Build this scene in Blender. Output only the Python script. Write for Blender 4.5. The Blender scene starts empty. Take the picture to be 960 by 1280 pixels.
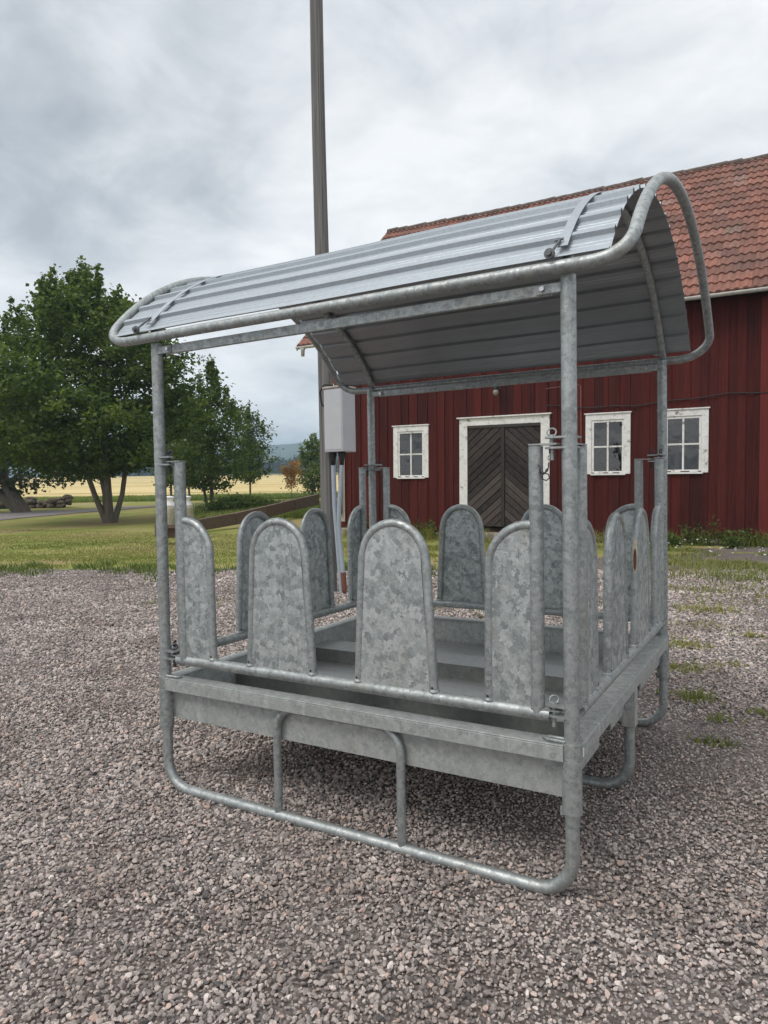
import bpy, math, random
import numpy as np
from mathutils import Vector, Matrix

random.seed(7)
rng = np.random.default_rng(11)
R = math.radians
scene = bpy.context.scene
COL = scene.collection

# ------------------------------------------------------------------ camera
CAM = Vector((0.6681, -2.4356, 1.4724))
YAW, PITCH, ROLL, FPX = 0.5255, -0.0350, -0.0173, 882.6


def cam_axes():
    cy, sy, ct, st = math.cos(YAW), math.sin(YAW), math.cos(PITCH), math.sin(PITCH)
    f = Vector((-sy * ct, cy * ct, st))
    r = Vector((cy, sy, 0))
    u = r.cross(f)
    cr, sr = math.cos(ROLL), math.sin(ROLL)
    return cr * r + sr * u, -sr * r + cr * u, f


_r, _u, _f = cam_axes()
cd = bpy.data.cameras.new("camera")
cam = bpy.data.objects.new("camera", cd)
COL.objects.link(cam)
cd.sensor_fit = 'VERTICAL'
cd.sensor_height = 36.0
cd.lens = FPX / 1280 * 36.0
cd.clip_start, cd.clip_end = 0.05, 20000
m = Matrix((_r, _u, -_f)).transposed().to_4x4()
m.translation = CAM
cam.matrix_world = m
scene.camera = cam

# ------------------------------------------------------------------ world and sun (overcast)
SUN_EL, SUN_AZ = R(52), R(200)
w = bpy.data.worlds.new("World")
scene.world = w
w.use_nodes = True
nt = w.node_tree
nt.nodes.clear()


def N(nt, typ, **kw):
    n = nt.nodes.new(typ)
    for k, v in kw.items():
        if k in n.inputs.keys():
            n.inputs[k].default_value = v
        else:
            setattr(n, k, v)
    return n


def L(nt, a, b):
    nt.links.new(a, b)


def math_node(nt, op, a, b=None, clamp=False):
    n = nt.nodes.new('ShaderNodeMath')
    n.operation = op
    n.use_clamp = clamp
    for i, v in enumerate((a, b)):
        if v is None:
            continue
        if isinstance(v, (int, float)):
            n.inputs[i].default_value = v
        else:
            L(nt, v, n.inputs[i])
    return n.outputs[0]


def ramp(nt, fac, stops, interp='LINEAR'):
    n = nt.nodes.new('ShaderNodeValToRGB')
    n.color_ramp.interpolation = interp
    els = n.color_ramp.elements
    while len(els) < len(stops):
        els.new(0.5)
    for e, (p, c) in zip(els, stops):
        e.position = p
        e.color = (*c, 1) if len(c) == 3 else c
    L(nt, fac, n.inputs[0])
    return n.outputs[0]


def mix(nt, fac, a, b, typ='MIX'):
    n = nt.nodes.new('ShaderNodeMix')
    n.data_type = 'RGBA'
    n.blend_type = typ
    for sock, v in ((n.inputs[0], fac), (n.inputs[6], a), (n.inputs[7], b)):
        if isinstance(v, (int, float)):
            sock.default_value = v
        elif isinstance(v, (tuple, list)):
            sock.default_value = (*v, 1) if len(v) == 3 else v
        else:
            L(nt, v, sock)
    return n.outputs[2]


sky = N(nt, 'ShaderNodeTexSky', sky_type='NISHITA', sun_disc=False, sun_elevation=SUN_EL, sun_rotation=SUN_AZ)
tc = N(nt, 'ShaderNodeTexCoord')
sep = N(nt, 'ShaderNodeSeparateXYZ')
L(nt, tc.outputs['Generated'], sep.inputs[0])
zc = math_node(nt, 'MAXIMUM', sep.outputs[2], 0.0)
den = math_node(nt, 'ADD', zc, 0.30)
cx = math_node(nt, 'DIVIDE', sep.outputs[0], den)
cyy = math_node(nt, 'DIVIDE', sep.outputs[1], den)
cmb = N(nt, 'ShaderNodeCombineXYZ')
L(nt, cx, cmb.inputs[0]); L(nt, cyy, cmb.inputs[1]); cmb.inputs[2].default_value = 3.7
n1 = N(nt, 'ShaderNodeTexNoise', Scale=1.25, Detail=7.0, Roughness=0.52, Distortion=0.35)
L(nt, cmb.outputs[0], n1.inputs['Vector'])
n2 = N(nt, 'ShaderNodeTexNoise', Scale=3.6, Detail=8.0, Roughness=0.58, Distortion=0.5)
L(nt, cmb.outputs[0], n2.inputs['Vector'])
cf = math_node(nt, 'ADD', math_node(nt, 'MULTIPLY', n1.outputs['Fac'], 0.66), math_node(nt, 'MULTIPLY', n2.outputs['Fac'], 0.34))
cloud = ramp(nt, cf, [(0.38, (4.1, 4.4, 4.75)), (0.44, (5.4, 5.65, 5.95)), (0.49, (6.8, 6.95, 7.15)), (0.54, (7.9, 7.95, 8.05)), (0.61, (9.2, 9.2, 9.2))])
# the overcast dome is brightest overhead, and pale at the horizon
up = ramp(nt, zc, [(0.0, (1.12, 1.15, 1.18)), (0.14, (1.10, 1.11, 1.12)), (0.45, (0.97, 0.98, 0.99)), (0.8, (1.45, 1.44, 1.43)), (1.0, (1.75, 1.74, 1.72))])
cloud = mix(nt, 1.0, cloud, up, 'MULTIPLY')
skc = mix(nt, 0.96, sky.outputs[0], cloud)
bg = N(nt, 'ShaderNodeBackground', Strength=0.10)
L(nt, skc, bg.inputs['Color'])
out = N(nt, 'ShaderNodeOutputWorld')
L(nt, bg.outputs[0], out.inputs['Surface'])

sd = bpy.data.lights.new("sun", 'SUN')
sd.energy, sd.angle, sd.color = 1.3, R(24), (1.0, 0.97, 0.93)
sun = bpy.data.objects.new("sun", sd)
COL.objects.link(sun)
sdir = Vector((math.sin(SUN_AZ) * math.cos(SUN_EL), math.cos(SUN_AZ) * math.cos(SUN_EL), math.sin(SUN_EL)))
sun.rotation_euler = (-sdir).to_track_quat('-Z', 'Y').to_euler()
sun.location = (0, 0, 30)

vs = scene.view_settings
vs.view_transform, vs.look, vs.gamma, vs.exposure = 'Standard', 'None', 1.0, 0.23
vs.use_curve_mapping = False
scene.cycles.max_bounces = 8
scene.cycles.transparent_max_bounces = 12
scene.cycles.use_denoising = True

# ------------------------------------------------------------------ helpers: objects
FH = Vector((-math.sin(YAW), math.cos(YAW), 0))     # horizontal view direction
RH = Vector((math.cos(YAW), math.sin(YAW), 0))


def tag(o, label=None, cat=None, group=None, kind=None):
    if label: o['label'] = label
    if cat: o['category'] = cat
    if group: o['group'] = group
    if kind: o['kind'] = kind
    return o


def empty(name, loc, label, cat, group=None):
    o = bpy.data.objects.new(name, None)
    COL.objects.link(o)
    o.location = loc
    o.empty_display_size = 0.2
    return tag(o, label, cat, group)


def link_mesh(name, me, mats, parent=None):
    o = bpy.data.objects.new(name, me)
    COL.objects.link(o)
    for mt in (mats if isinstance(mats, (list, tuple)) else [mats]):
        me.materials.append(mt)
    if parent is not None:
        o.parent = parent
    return o


class MB:
    """collects shapes in world coordinates, then links them as ONE mesh object"""

    def __init__(s):
        s.v, s.f, s.sm, s.mi = [], [], [], []
        s.cur = 0

    def add(s, verts, faces, smooth=False):
        b = len(s.v)
        s.v += [tuple(p) for p in verts]
        for f in faces:
            s.f.append(tuple(i + b for i in f))
            s.sm.append(smooth)
            s.mi.append(s.cur)

    def box(s, a, b, mat=None):
        x0, y0, z0 = a
        x1, y1, z1 = b
        vs = [(x0, y0, z0), (x1, y0, z0), (x1, y1, z0), (x0, y1, z0), (x0, y0, z1), (x1, y0, z1), (x1, y1, z1), (x0, y1, z1)]
        if mat is not None:
            vs = [mat @ Vector(p) for p in vs]
        s.add(vs, [(0, 3, 2, 1), (4, 5, 6, 7), (0, 1, 5, 4), (1, 2, 6, 5), (2, 3, 7, 6), (3, 0, 4, 7)])

    def prism(s, poly, z0, z1, mat=None):
        """polygon (x, y) extruded along z"""
        n = len(poly)
        vs = [Vector((x, y, z0)) for x, y in poly] + [Vector((x, y, z1)) for x, y in poly]
        if mat is not None:
            vs = [mat @ p for p in vs]
        fs = [tuple(range(n))[::-1], tuple(range(n, 2 * n))] + [(i, (i + 1) % n, n + (i + 1) % n, n + i) for i in range(n)]
        s.add(vs, fs)

    def tube(s, pts, r, seg=12, caps=True, closed=False):
        pts = [Vector(p) for p in pts]
        n = len(pts)
        rr = r if isinstance(r, (list, tuple)) else [r] * n
        tang = []
        for i in range(n):
            if closed:
                t = pts[(i + 1) % n] - pts[i - 1]
            else:
                t = pts[min(i + 1, n - 1)] - pts[max(i - 1, 0)]
            tang.append(t.normalized())
        t0 = tang[0]
        a = Vector((0, 0, 1)) if abs(t0.z) < 0.9 else Vector((1, 0, 0))
        nrm = (a - t0 * a.dot(t0)).normalized()
        vs, fs = [], []
        for i in range(n):
            t = tang[i]
            nrm = (nrm - t * nrm.dot(t)).normalized()
            bi = t.cross(nrm)
            for k in range(seg):
                an = 2 * math.pi * k / seg
                vs.append(pts[i] + (nrm * math.cos(an) + bi * math.sin(an)) * rr[i])
        for i in range(n if closed else n - 1):
            j = (i + 1) % n
            for k in range(seg):
                l = (k + 1) % seg
                fs.append((i * seg + k, i * seg + l, j * seg + l, j * seg + k))
        s.add(vs, fs, True)
        if caps and not closed:
            b = [vs[k] for k in range(seg)]
            e = [vs[(n - 1) * seg + k] for k in range(seg)]
            s.add(b, [tuple(range(seg))[::-1]])
            s.add(e, [tuple(range(seg))])

    def cyl(s, p, q, r, seg=12):
        s.tube([p, q], r, seg)

    def lathe(s, prof, org, seg=24):
        org = Vector(org)
        n = len(prof)
        vs, fs = [], []
        for (r, z) in prof:
            for k in range(seg):
                a = 2 * math.pi * k / seg
                vs.append(org + Vector((r * math.cos(a), r * math.sin(a), z)))
        for i in range(n - 1):
            for k in range(seg):
                l = (k + 1) % seg
                fs.append((i * seg + k, i * seg + l, (i + 1) * seg + l, (i + 1) * seg + k))
        fs.append(tuple(range(seg))[::-1])
        fs.append(tuple((n - 1) * seg + k for k in range(seg)))
        s.add(vs, fs, True)

    def build(s, name, mats, parent=None, origin=None, bevel=0.0):
        if origin is None:
            origin = parent_world(parent) if parent is not None else Vector((0, 0, 0))
        me = bpy.data.meshes.new(name)
        me.from_pydata([tuple(Vector(p) - origin) for p in s.v], [], s.f)
        me.polygons.foreach_set('use_smooth', s.sm)
        me.polygons.foreach_set('material_index', s.mi)
        me.update()
        o = link_mesh(name, me, mats, parent)
        if parent is None:
            o.location = origin
        if bevel:
            b = o.modifiers.new('bevel', 'BEVEL')
            b.width, b.segments, b.limit_method, b.angle_limit = bevel, 2, 'ANGLE', R(50)
        return o


def parent_world(p):
    v = Vector(p.location)
    while p.parent is not None:
        p = p.parent
        v = v + Vector(p.location)
    return v


def fillet(pts, rad, n=7):
    """rounds the inner corners of a polyline; rad is one number or one per inner corner"""
    pts = [Vector(p) for p in pts]
    outp = [pts[0]]
    for i in range(1, len(pts) - 1):
        r = rad[i - 1] if isinstance(rad, (list, tuple)) else rad
        a, b, c = pts[i - 1], pts[i], pts[i + 1]
        u, v = (a - b).normalized(), (c - b).normalized()
        ang = u.angle(v)
        if r <= 0 or ang > R(179):
            outp.append(b)
            continue
        d = min(r / math.tan(ang / 2), (a - b).length * 0.95, (c - b).length * 0.95)
        rr = d * math.tan(ang / 2)
        ctr = b + (u + v).normalized() * (rr / math.sin(ang / 2))
        p0, p1 = b + u * d, b + v * d
        e0, e1 = p0 - ctr, p1 - ctr
        tot = e0.angle(e1)
        for k in range(n + 1):
            t = k / n
            q = (e0 * math.sin((1 - t) * tot) + e1 * math.sin(t * tot)) / math.sin(tot)
            outp.append(ctr + q)
    outp.append(pts[-1])
    return outp


def numpy_mesh(name, verts, faces_flat, face_len, mats, parent=None, smooth=False, attrs=None):
    """verts (n,3), faces as one flat index array with a constant face length"""
    me = bpy.data.meshes.new(name)
    nv, nf = len(verts), len(faces_flat) // face_len
    me.vertices.add(nv)
    me.vertices.foreach_set('co', np.asarray(verts, np.float32).ravel())
    me.loops.add(nf * face_len)
    me.loops.foreach_set('vertex_index', np.asarray(faces_flat, np.int32))
    me.polygons.add(nf)
    me.polygons.foreach_set('loop_start', np.arange(0, nf * face_len, face_len, dtype=np.int32))
    me.polygons.foreach_set('loop_total', np.full(nf, face_len, np.int32))
    me.update(calc_edges=True)
    me.polygons.foreach_set('use_smooth', np.full(nf, smooth, bool))
    for k, (dom, arr) in (attrs or {}).items():
        a = me.attributes.new(k, 'FLOAT', dom)
        a.data.foreach_set('value', np.asarray(arr, np.float32))
    return link_mesh(name, me, mats, parent)


# ------------------------------------------------------------------ helpers: materials
def mat(name):
    mt = bpy.data.materials.new(name)
    mt.use_nodes = True
    t = mt.node_tree
    b = t.nodes['Principled BSDF']
    return mt, t, b


def simple(name, col, rough=0.6, metal=0.0, noise=0.0, scale=20.0, bump=0.0, stretch=(1, 1, 1), spec=0.5):
    mt, t, b = mat(name)
    b.inputs['Roughness'].default_value = rough
    b.inputs['Metallic'].default_value = metal
    b.inputs['Specular IOR Level'].default_value = spec
    b.inputs['Base Color'].default_value = (*col, 1)
    if noise or bump:
        c = N(t, 'ShaderNodeTexCoord')
        mp = N(t, 'ShaderNodeMapping')
        mp.inputs['Scale'].default_value = stretch
        L(t, c.outputs['Object'], mp.inputs[0])
        n = N(t, 'ShaderNodeTexNoise', Scale=scale, Detail=6.0, Roughness=0.6)
        L(t, mp.outputs[0], n.inputs['Vector'])
        lo = tuple(x * (1 - noise) for x in col)
        hi = tuple(min(1, x * (1 + noise)) for x in col)
        L(t, ramp(t, n.outputs['Fac'], [(0.3, lo), (0.7, hi)]), b.inputs['Base Color'])
        if bump:
            bp = N(t, 'ShaderNodeBump', Strength=bump, Distance=0.01)
            L(t, n.outputs['Fac'], bp.inputs['Height'])
            L(t, bp.outputs[0], b.inputs['Normal'])
    return mt


def galvanised(name, lo, hi, cell=38.0, contrast=1.0, rough=(0.42, 0.6), metal=0.75, stain=True):
    """hot-dip zinc: crystal spangle with ragged edges, fine mottling, a little white bloom and dull patches"""
    mt, t, b = mat(name)
    tc_ = N(t, 'ShaderNodeTexCoord')
    oi = N(t, 'ShaderNodeObjectInfo')
    sh = N(t, 'ShaderNodeVectorMath', operation='MULTIPLY_ADD')
    sh.inputs[1].default_value = (1, 1, 1)
    cx3 = N(t, 'ShaderNodeCombineXYZ')
    for k_ in range(3): L(t, math_node(t, 'MULTIPLY', oi.outputs['Random'], 17.3 + 9.1 * k_), cx3.inputs[k_])
    L(t, tc_.outputs['Object'], sh.inputs[0]); L(t, cx3.outputs[0], sh.inputs[2])

    class c:
        outputs = {'Object': sh.outputs[0]}
    wn = N(t, 'ShaderNodeTexNoise', Scale=cell * 1.6, Detail=4.0, Roughness=0.6)
    L(t, c.outputs['Object'], wn.inputs['Vector'])
    add = N(t, 'ShaderNodeMix', data_type='RGBA', blend_type='LINEAR_LIGHT')
    add.inputs[0].default_value = 0.026 * 38 / cell
    L(t, c.outputs['Object'], add.inputs[6])
    L(t, wn.outputs['Color'], add.inputs[7])
    vor = N(t, 'ShaderNodeTexVoronoi', Scale=cell)
    L(t, add.outputs[2], vor.inputs['Vector'])
    sp = N(t, 'ShaderNodeSeparateColor')
    L(t, vor.outputs['Color'], sp.inputs[0])
    v2 = N(t, 'ShaderNodeTexVoronoi', Scale=cell * 2.3)
    L(t, add.outputs[2], v2.inputs['Vector'])
    sp2 = N(t, 'ShaderNodeSeparateColor')
    L(t, v2.outputs['Color'], sp2.inputs[0])
    big = N(t, 'ShaderNodeTexNoise', Scale=4.0, Detail=5.0, Roughness=0.6)
    L(t, c.outputs['Object'], big.inputs['Vector'])
    fine = N(t, 'ShaderNodeTexNoise', Scale=210.0, Detail=3.0)
    L(t, c.outputs['Object'], fine.inputs['Vector'])
    f = math_node(t, 'ADD', math_node(t, 'MULTIPLY', sp.outputs[0], 0.5 * contrast), math_node(t, 'MULTIPLY', sp2.outputs[1], 0.26 * contrast))
    f = math_node(t, 'ADD', f, math_node(t, 'MULTIPLY', big.outputs['Fac'], 0.30))
    f = math_node(t, 'ADD', f, math_node(t, 'MULTIPLY', fine.outputs['Fac'], 0.30))
    off = 0.5 - (0.38 * contrast + 0.30)
    f = math_node(t, 'ADD', f, math_node(t, 'MULTIPLY', oi.outputs['Random'], 0.16))
    f = math_node(t, 'ADD', f, off - 0.08)
    col = ramp(t, f, [(0.12, lo), (0.5, tuple((a + d) / 2 for a, d in zip(lo, hi))), (0.9, hi)])
    if stain:
        st = N(t, 'ShaderNodeTexNoise', Scale=7.0, Detail=6.0, Roughness=0.65)
        mp = N(t, 'ShaderNodeMapping')
        mp.inputs['Scale'].default_value = (1, 1, 0.35)
        mp.inputs['Location'].default_value = (3.1, 1.7, 0.4)
        L(t, c.outputs['Object'], mp.inputs[0])
        L(t, mp.outputs[0], st.inputs['Vector'])
        rn = N(t, 'ShaderNodeTexNoise', Scale=26.0, Detail=4.0, Roughness=0.6)
        mr = N(t, 'ShaderNodeMapping')
        mr.inputs['Scale'].default_value = (1, 1, 0.07)
        L(t, c.outputs['Object'], mr.inputs[0])
        L(t, mr.outputs[0], rn.inputs['Vector'])
        col = mix(t, ramp(t, rn.outputs['Fac'], [(0.58, (0, 0, 0)), (0.72, (0.45, 0.45, 0.45))]), col, tuple(v_ * 1.12 for v_ in hi))
        sf = ramp(t, st.outputs['Fac'], [(0.56, (0, 0, 0)), (0.74, (0.55, 0.55, 0.55))])
        col = mix(t, sf, col, (0.33, 0.31, 0.25))
    L(t, col, b.inputs['Base Color'])
    b.inputs['Metallic'].default_value = metal
    L(t, ramp(t, f, [(0.1, (rough[1],) * 3), (0.9, (rough[0],) * 3)]), b.inputs['Roughness'])
    bp = N(t, 'ShaderNodeBump', Strength=0.12, Distance=0.002)
    L(t, fine.outputs['Fac'], bp.inputs['Height'])
    L(t, bp.outputs[0], b.inputs['Normal'])
    return mt


M = {}
M['tube'] = galvanised('galvanised_tube', (0.215, 0.235, 0.232), (0.50, 0.52, 0.508), cell=62, contrast=0.85, rough=(0.44, 0.62), metal=0.65)
M['panel'] = galvanised('galvanised_panel', (0.245, 0.27, 0.268), (0.60, 0.63, 0.615), cell=36, contrast=1.35, rough=(0.42, 0.60), metal=0.6)
M['tray'] = galvanised('galvanised_tray', (0.30, 0.315, 0.305), (0.56, 0.575, 0.55), cell=48, contrast=0.75, rough=(0.50, 0.64), metal=0.5)
M['floor'] = galvanised('tray_floor_zinc', (0.36, 0.375, 0.375), (0.56, 0.575, 0.57), cell=40, contrast=0.5, rough=(0.38, 0.5), metal=0.85)
M['sheet'] = galvanised('roof_sheet_zinc', (0.34, 0.375, 0.40), (0.46, 0.50, 0.525), cell=90, contrast=0.5, rough=(0.50, 0.62), metal=0.7, stain=False)
M['shadezinc'] = galvanised('shade_painted_zinc', (0.10, 0.105, 0.10), (0.19, 0.195, 0.185), cell=40, contrast=0.6, rough=(0.5, 0.65), metal=0.5)  # same zinc, darkened: the shade inside the tray is put into its colour
M['backcoat'] = simple('sheet_back_coat', (0.32, 0.335, 0.345), 0.33, 0.55, 0.08, 3)
M['darksteel'] = simple('dark_steel', (0.06, 0.06, 0.065), 0.5, 0.6, 0.3, 60)
M['dullsteel'] = simple('dull_weathered_steel', (0.15, 0.155, 0.16), 0.5, 0.6, 0.35, 60)
M['bolt'] = simple('zinc_bolt', (0.62, 0.63, 0.64), 0.35, 0.9, 0.1, 80)
M['rust'] = simple('rust_brown_paint', (0.16, 0.055, 0.035), 0.7, 0, 0.4, 90, 0.2)
M['rustedge'] = simple('worn_primer', (0.60, 0.52, 0.36), 0.7, 0, 0.25, 120)
M['sticker'] = simple('white_sticker', (0.8, 0.8, 0.78), 0.5)


def wood(name, lo, hi, stretch=(14, 14, 1.2), rough=0.85, island=0.5):
    mt, t, b = mat(name)
    c = N(t, 'ShaderNodeTexCoord')
    mp = N(t, 'ShaderNodeMapping')
    mp.inputs['Scale'].default_value = stretch
    L(t, c.outputs['Object'], mp.inputs[0])
    n = N(t, 'ShaderNodeTexNoise', Scale=2.2, Detail=8.0, Roughness=0.65, Distortion=0.4)
    L(t, mp.outputs[0], n.inputs['Vector'])
    g = N(t, 'ShaderNodeNewGeometry')
    f = math_node(t, 'ADD', math_node(t, 'MULTIPLY', n.outputs['Fac'], 1 - island * 0.5),
                  math_node(t, 'MULTIPLY', math_node(t, 'SUBTRACT', g.outputs['Random Per Island'], 0.5), island))
    f = math_node(t, 'ADD', f, island * 0.25)
    L(t, ramp(t, f, [(0.25, lo), (0.75, hi)]), b.inputs['Base Color'])
    b.inputs['Roughness'].default_value = rough
    b.inputs['Specular IOR Level'].default_value = 0.25
    bp = N(t, 'ShaderNodeBump', Strength=0.5, Distance=0.006)
    L(t, n.outputs['Fac'], bp.inputs['Height'])
    L(t, bp.outputs[0], b.inputs['Normal'])
    return mt


M['red'] = wood('falu_red_boards', (0.026, 0.0052, 0.0045), (0.105, 0.0165, 0.0120), stretch=(14, 14, 0.45), island=0.30)
def age_red(mt):
    t = mt.node_tree
    b = t.nodes['Principled BSDF']
    src = b.inputs['Base Color'].links[0].from_socket
    c = N(t, 'ShaderNodeTexCoord')
    mp = N(t, 'ShaderNodeMapping'); mp.inputs['Scale'].default_value = (5.0, 5.0, 0.35)
    L(t, c.outputs['Object'], mp.inputs[0])
    n = N(t, 'ShaderNodeTexNoise', Scale=1.0, Detail=7.0, Roughness=0.7)
    L(t, mp.outputs[0], n.inputs['Vector'])
    col = mix(t, ramp(t, n.outputs['Fac'], [(0.52, (0, 0, 0)), (0.68, (0.75, 0.75, 0.75))]), src, (0.030, 0.014, 0.012))
    n2 = N(t, 'ShaderNodeTexNoise', Scale=28.0, Detail=6.0, Roughness=0.75)
    mp2 = N(t, 'ShaderNodeMapping'); mp2.inputs['Scale'].default_value = (1, 1, 0.16)
    L(t, c.outputs['Object'], mp2.inputs[0]); L(t, mp2.outputs[0], n2.inputs['Vector'])
    col = mix(t, ramp(t, n2.outputs['Fac'], [(0.60, (0, 0, 0)), (0.72, (0.5, 0.5, 0.5))]), col, (0.16, 0.055, 0.045))
    L(t, col, b.inputs['Base Color'])


age_red(M['red'])
M['redtrim'] = wood('falu_red_trim', (0.10, 0.017, 0.014), (0.16, 0.028, 0.022), stretch=(9, 9, 0.5), island=0.2)
M['doorwood'] = wood('weathered_door_planks', (0.020, 0.016, 0.0145), (0.092, 0.073, 0.064), stretch=(6, 6, 6), island=0.45)
M['pole'] = wood('weathered_pole', (0.03, 0.0285, 0.027), (0.29, 0.275, 0.255), stretch=(26, 26, 0.3), island=0.0)
M['timber'] = wood('old_timber', (0.09, 0.06, 0.045), (0.20, 0.145, 0.11), stretch=(1.5, 1.5, 10), island=0.25)
M['paleboard'] = wood('pale_weathered_board', (0.30, 0.27, 0.22), (0.55, 0.50, 0.42), island=0.2)


def peeling_white():
    mt, t, b = mat('peeling_white_paint')
    c = N(t, 'ShaderNodeTexCoord')
    n = N(t, 'ShaderNodeTexNoise', Scale=9.0, Detail=9.0, Roughness=0.75)
    L(t, c.outputs['Object'], n.inputs['Vector'])
    n2 = N(t, 'ShaderNodeTexNoise', Scale=2.0, Detail=3.0)
    L(t, c.outputs['Object'], n2.inputs['Vector'])
    f = math_node(t, 'ADD', math_node(t, 'MULTIPLY', n.outputs['Fac'], 0.8), math_node(t, 'MULTIPLY', n2.outputs['Fac'], 0.2))
    L(t, ramp(t, f, [(0.37, (0.20, 0.165, 0.13)), (0.43, (0.66, 0.64, 0.60)), (0.6, (0.80, 0.79, 0.77))]), b.inputs['Base Color'])
    b.inputs['Roughness'].default_value = 0.7
    bp = N(t, 'ShaderNodeBump', Strength=0.4, Distance=0.004)
    L(t, f, bp.inputs['Height'])
    L(t, bp.outputs[0], b.inputs['Normal'])
    return mt


M['white'] = peeling_white()


def glass_mat():
    mt, t, b = mat('window_glass')
    t.nodes.remove(b)
    o = t.nodes['Material Output']
    tr = N(t, 'ShaderNodeBsdfTransparent', Color=(0.75, 0.8, 0.8, 1))
    gl = N(t, 'ShaderNodeBsdfGlossy', Roughness=0.04, Color=(1, 1, 1, 1))
    fr = N(t, 'ShaderNodeFresnel', IOR=1.85)
    c = N(t, 'ShaderNodeTexCoord')
    n = N(t, 'ShaderNodeTexNoise', Scale=2.5, Detail=2.0)
    L(t, c.outputs['Object'], n.inputs['Vector'])
    bp = N(t, 'ShaderNodeBump', Strength=0.35, Distance=0.03)
    L(t, n.outputs['Fac'], bp.inputs['Height'])
    L(t, bp.outputs[0], gl.inputs['Normal'])
    mx = N(t, 'ShaderNodeMixShader')
    L(t, fr.outputs[0], mx.inputs[0])
    L(t, tr.outputs[0], mx.inputs[1])
    L(t, gl.outputs[0], mx.inputs[2])
    L(t, mx.outputs[0], o.inputs['Surface'])
    return mt


M['glass'] = glass_mat()


def tile_mat():
    mt, t, b = mat('clay_roof_tiles')
    c = N(t, 'ShaderNodeTexCoord')
    g = N(t, 'ShaderNodeNewGeometry')
    n = N(t, 'ShaderNodeTexNoise', Scale=11.0, Detail=7.0, Roughness=0.7)
    L(t, c.outputs['Object'], n.inputs['Vector'])
    n2 = N(t, 'ShaderNodeTexNoise', Scale=1.1, Detail=4.0)
    L(t, c.outputs['Object'], n2.inputs['Vector'])
    col = ramp(t, g.outputs['Random Per Island'], [(0.0, (0.19, 0.090, 0.070)), (0.45, (0.29, 0.126, 0.093)), (0.8, (0.37, 0.158, 0.114)), (0.94, (0.41, 0.20, 0.155)), (1.0, (0.29, 0.21, 0.18))])
    f = math_node(t, 'ADD', math_node(t, 'MULTIPLY', n.outputs['Fac'], 0.65), math_node(t, 'MULTIPLY', n2.outputs['Fac'], 0.35))
    lich = ramp(t, f, [(0.40, (0, 0, 0)), (0.60, (0.9, 0.9, 0.9))])
    col = mix(t, lich, col, (0.15, 0.098, 0.08))
    sp = N(t, 'ShaderNodeTexNoise', Scale=30.0, Detail=2.0)
    L(t, c.outputs['Object'], sp.inputs['Vector'])
    col = mix(t, ramp(t, sp.outputs['Fac'], [(0.66, (0, 0, 0)), (0.74, (0.6, 0.6, 0.6))]), col, (0.36, 0.33, 0.29))
    L(t, col, b.inputs['Base Color'])
    b.inputs['Roughness'].default_value = 0.9
    b.inputs['Specular IOR Level'].default_value = 0.2
    return mt


M['tile'] = tile_mat()
M['mortar'] = simple('ridge_tile_clay', (0.12, 0.09, 0.075), 0.9, 0, 0.5, 12)
M['gutter'] = simple('pale_gutter', (0.50, 0.48, 0.44), 0.6, 0, 0.2, 8)
M['stone'] = simple('foundation_stone', (0.30, 0.26, 0.22), 0.9, 0, 0.35, 5, 0.6)
M['fieldstone'] = simple('mossy_field_stone', (0.10, 0.075, 0.05), 0.95, 0, 0.6, 4, 0.6)
M['boxgrey'] = simple('grey_cabinet_plastic', (0.47, 0.47, 0.48), 0.55, 0, 0.05, 6)
M['boxlid'] = simple('weathered_cabinet_lid', (0.42, 0.38, 0.31), 0.7, 0, 0.3, 12)
M['conduit'] = simple('grey_conduit', (0.33, 0.37, 0.41), 0.5, 0, 0.08, 10)
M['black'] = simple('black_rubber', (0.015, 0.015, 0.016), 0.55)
M['cablewhite'] = simple('white_cable', (0.7, 0.69, 0.66), 0.5)
M['palepink'] = simple('worn_pale_conduit', (0.22, 0.12, 0.11), 0.7)
M['cloth'] = simple('white_cloth', (0.6, 0.6, 0.56), 0.9, 0, 0.2, 8)
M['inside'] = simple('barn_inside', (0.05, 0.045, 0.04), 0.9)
M['cloche'] = simple('milk_can_metal', (0.42, 0.39, 0.29), 0.55, 0.2, 0.25, 9)
M['canpaint'] = simple('worn_white_can_paint', (0.78, 0.77, 0.74), 0.5, 0, 0.12, 14)
M['bulb'] = simple('frosted_lamp_glass', (0.22, 0.21, 0.18), 0.25)


def leaf_mat(name, dark, light, tip=None, trans=0.35):
    """leaves: each leaf has its own tint attribute; a part of the light passes through"""
    mt, t, b = mat(name)
    a = N(t, 'ShaderNodeAttribute', attribute_name='tint')
    stops = [(0.0, dark), (0.75, light)]
    if tip: stops.append((1.0, tip))
    col = ramp(t, a.outputs['Fac'], stops)
    L(t, col, b.inputs['Base Color'])
    b.inputs['Roughness'].default_value = 0.55
    b.inputs['Specular IOR Level'].default_value = 0.25
    tr = N(t, 'ShaderNodeBsdfTranslucent')
    tcol = mix(t, 1.0, col, (1.25, 1.35, 0.55), 'MULTIPLY')
    L(t, tcol, tr.inputs['Color'])
    mx = N(t, 'ShaderNodeMixShader', Fac=trans)
    L(t, b.outputs[0], mx.inputs[1])
    L(t, tr.outputs[0], mx.inputs[2])
    L(t, mx.outputs[0], t.nodes['Material Output'].inputs['Surface'])
    return mt


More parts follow.
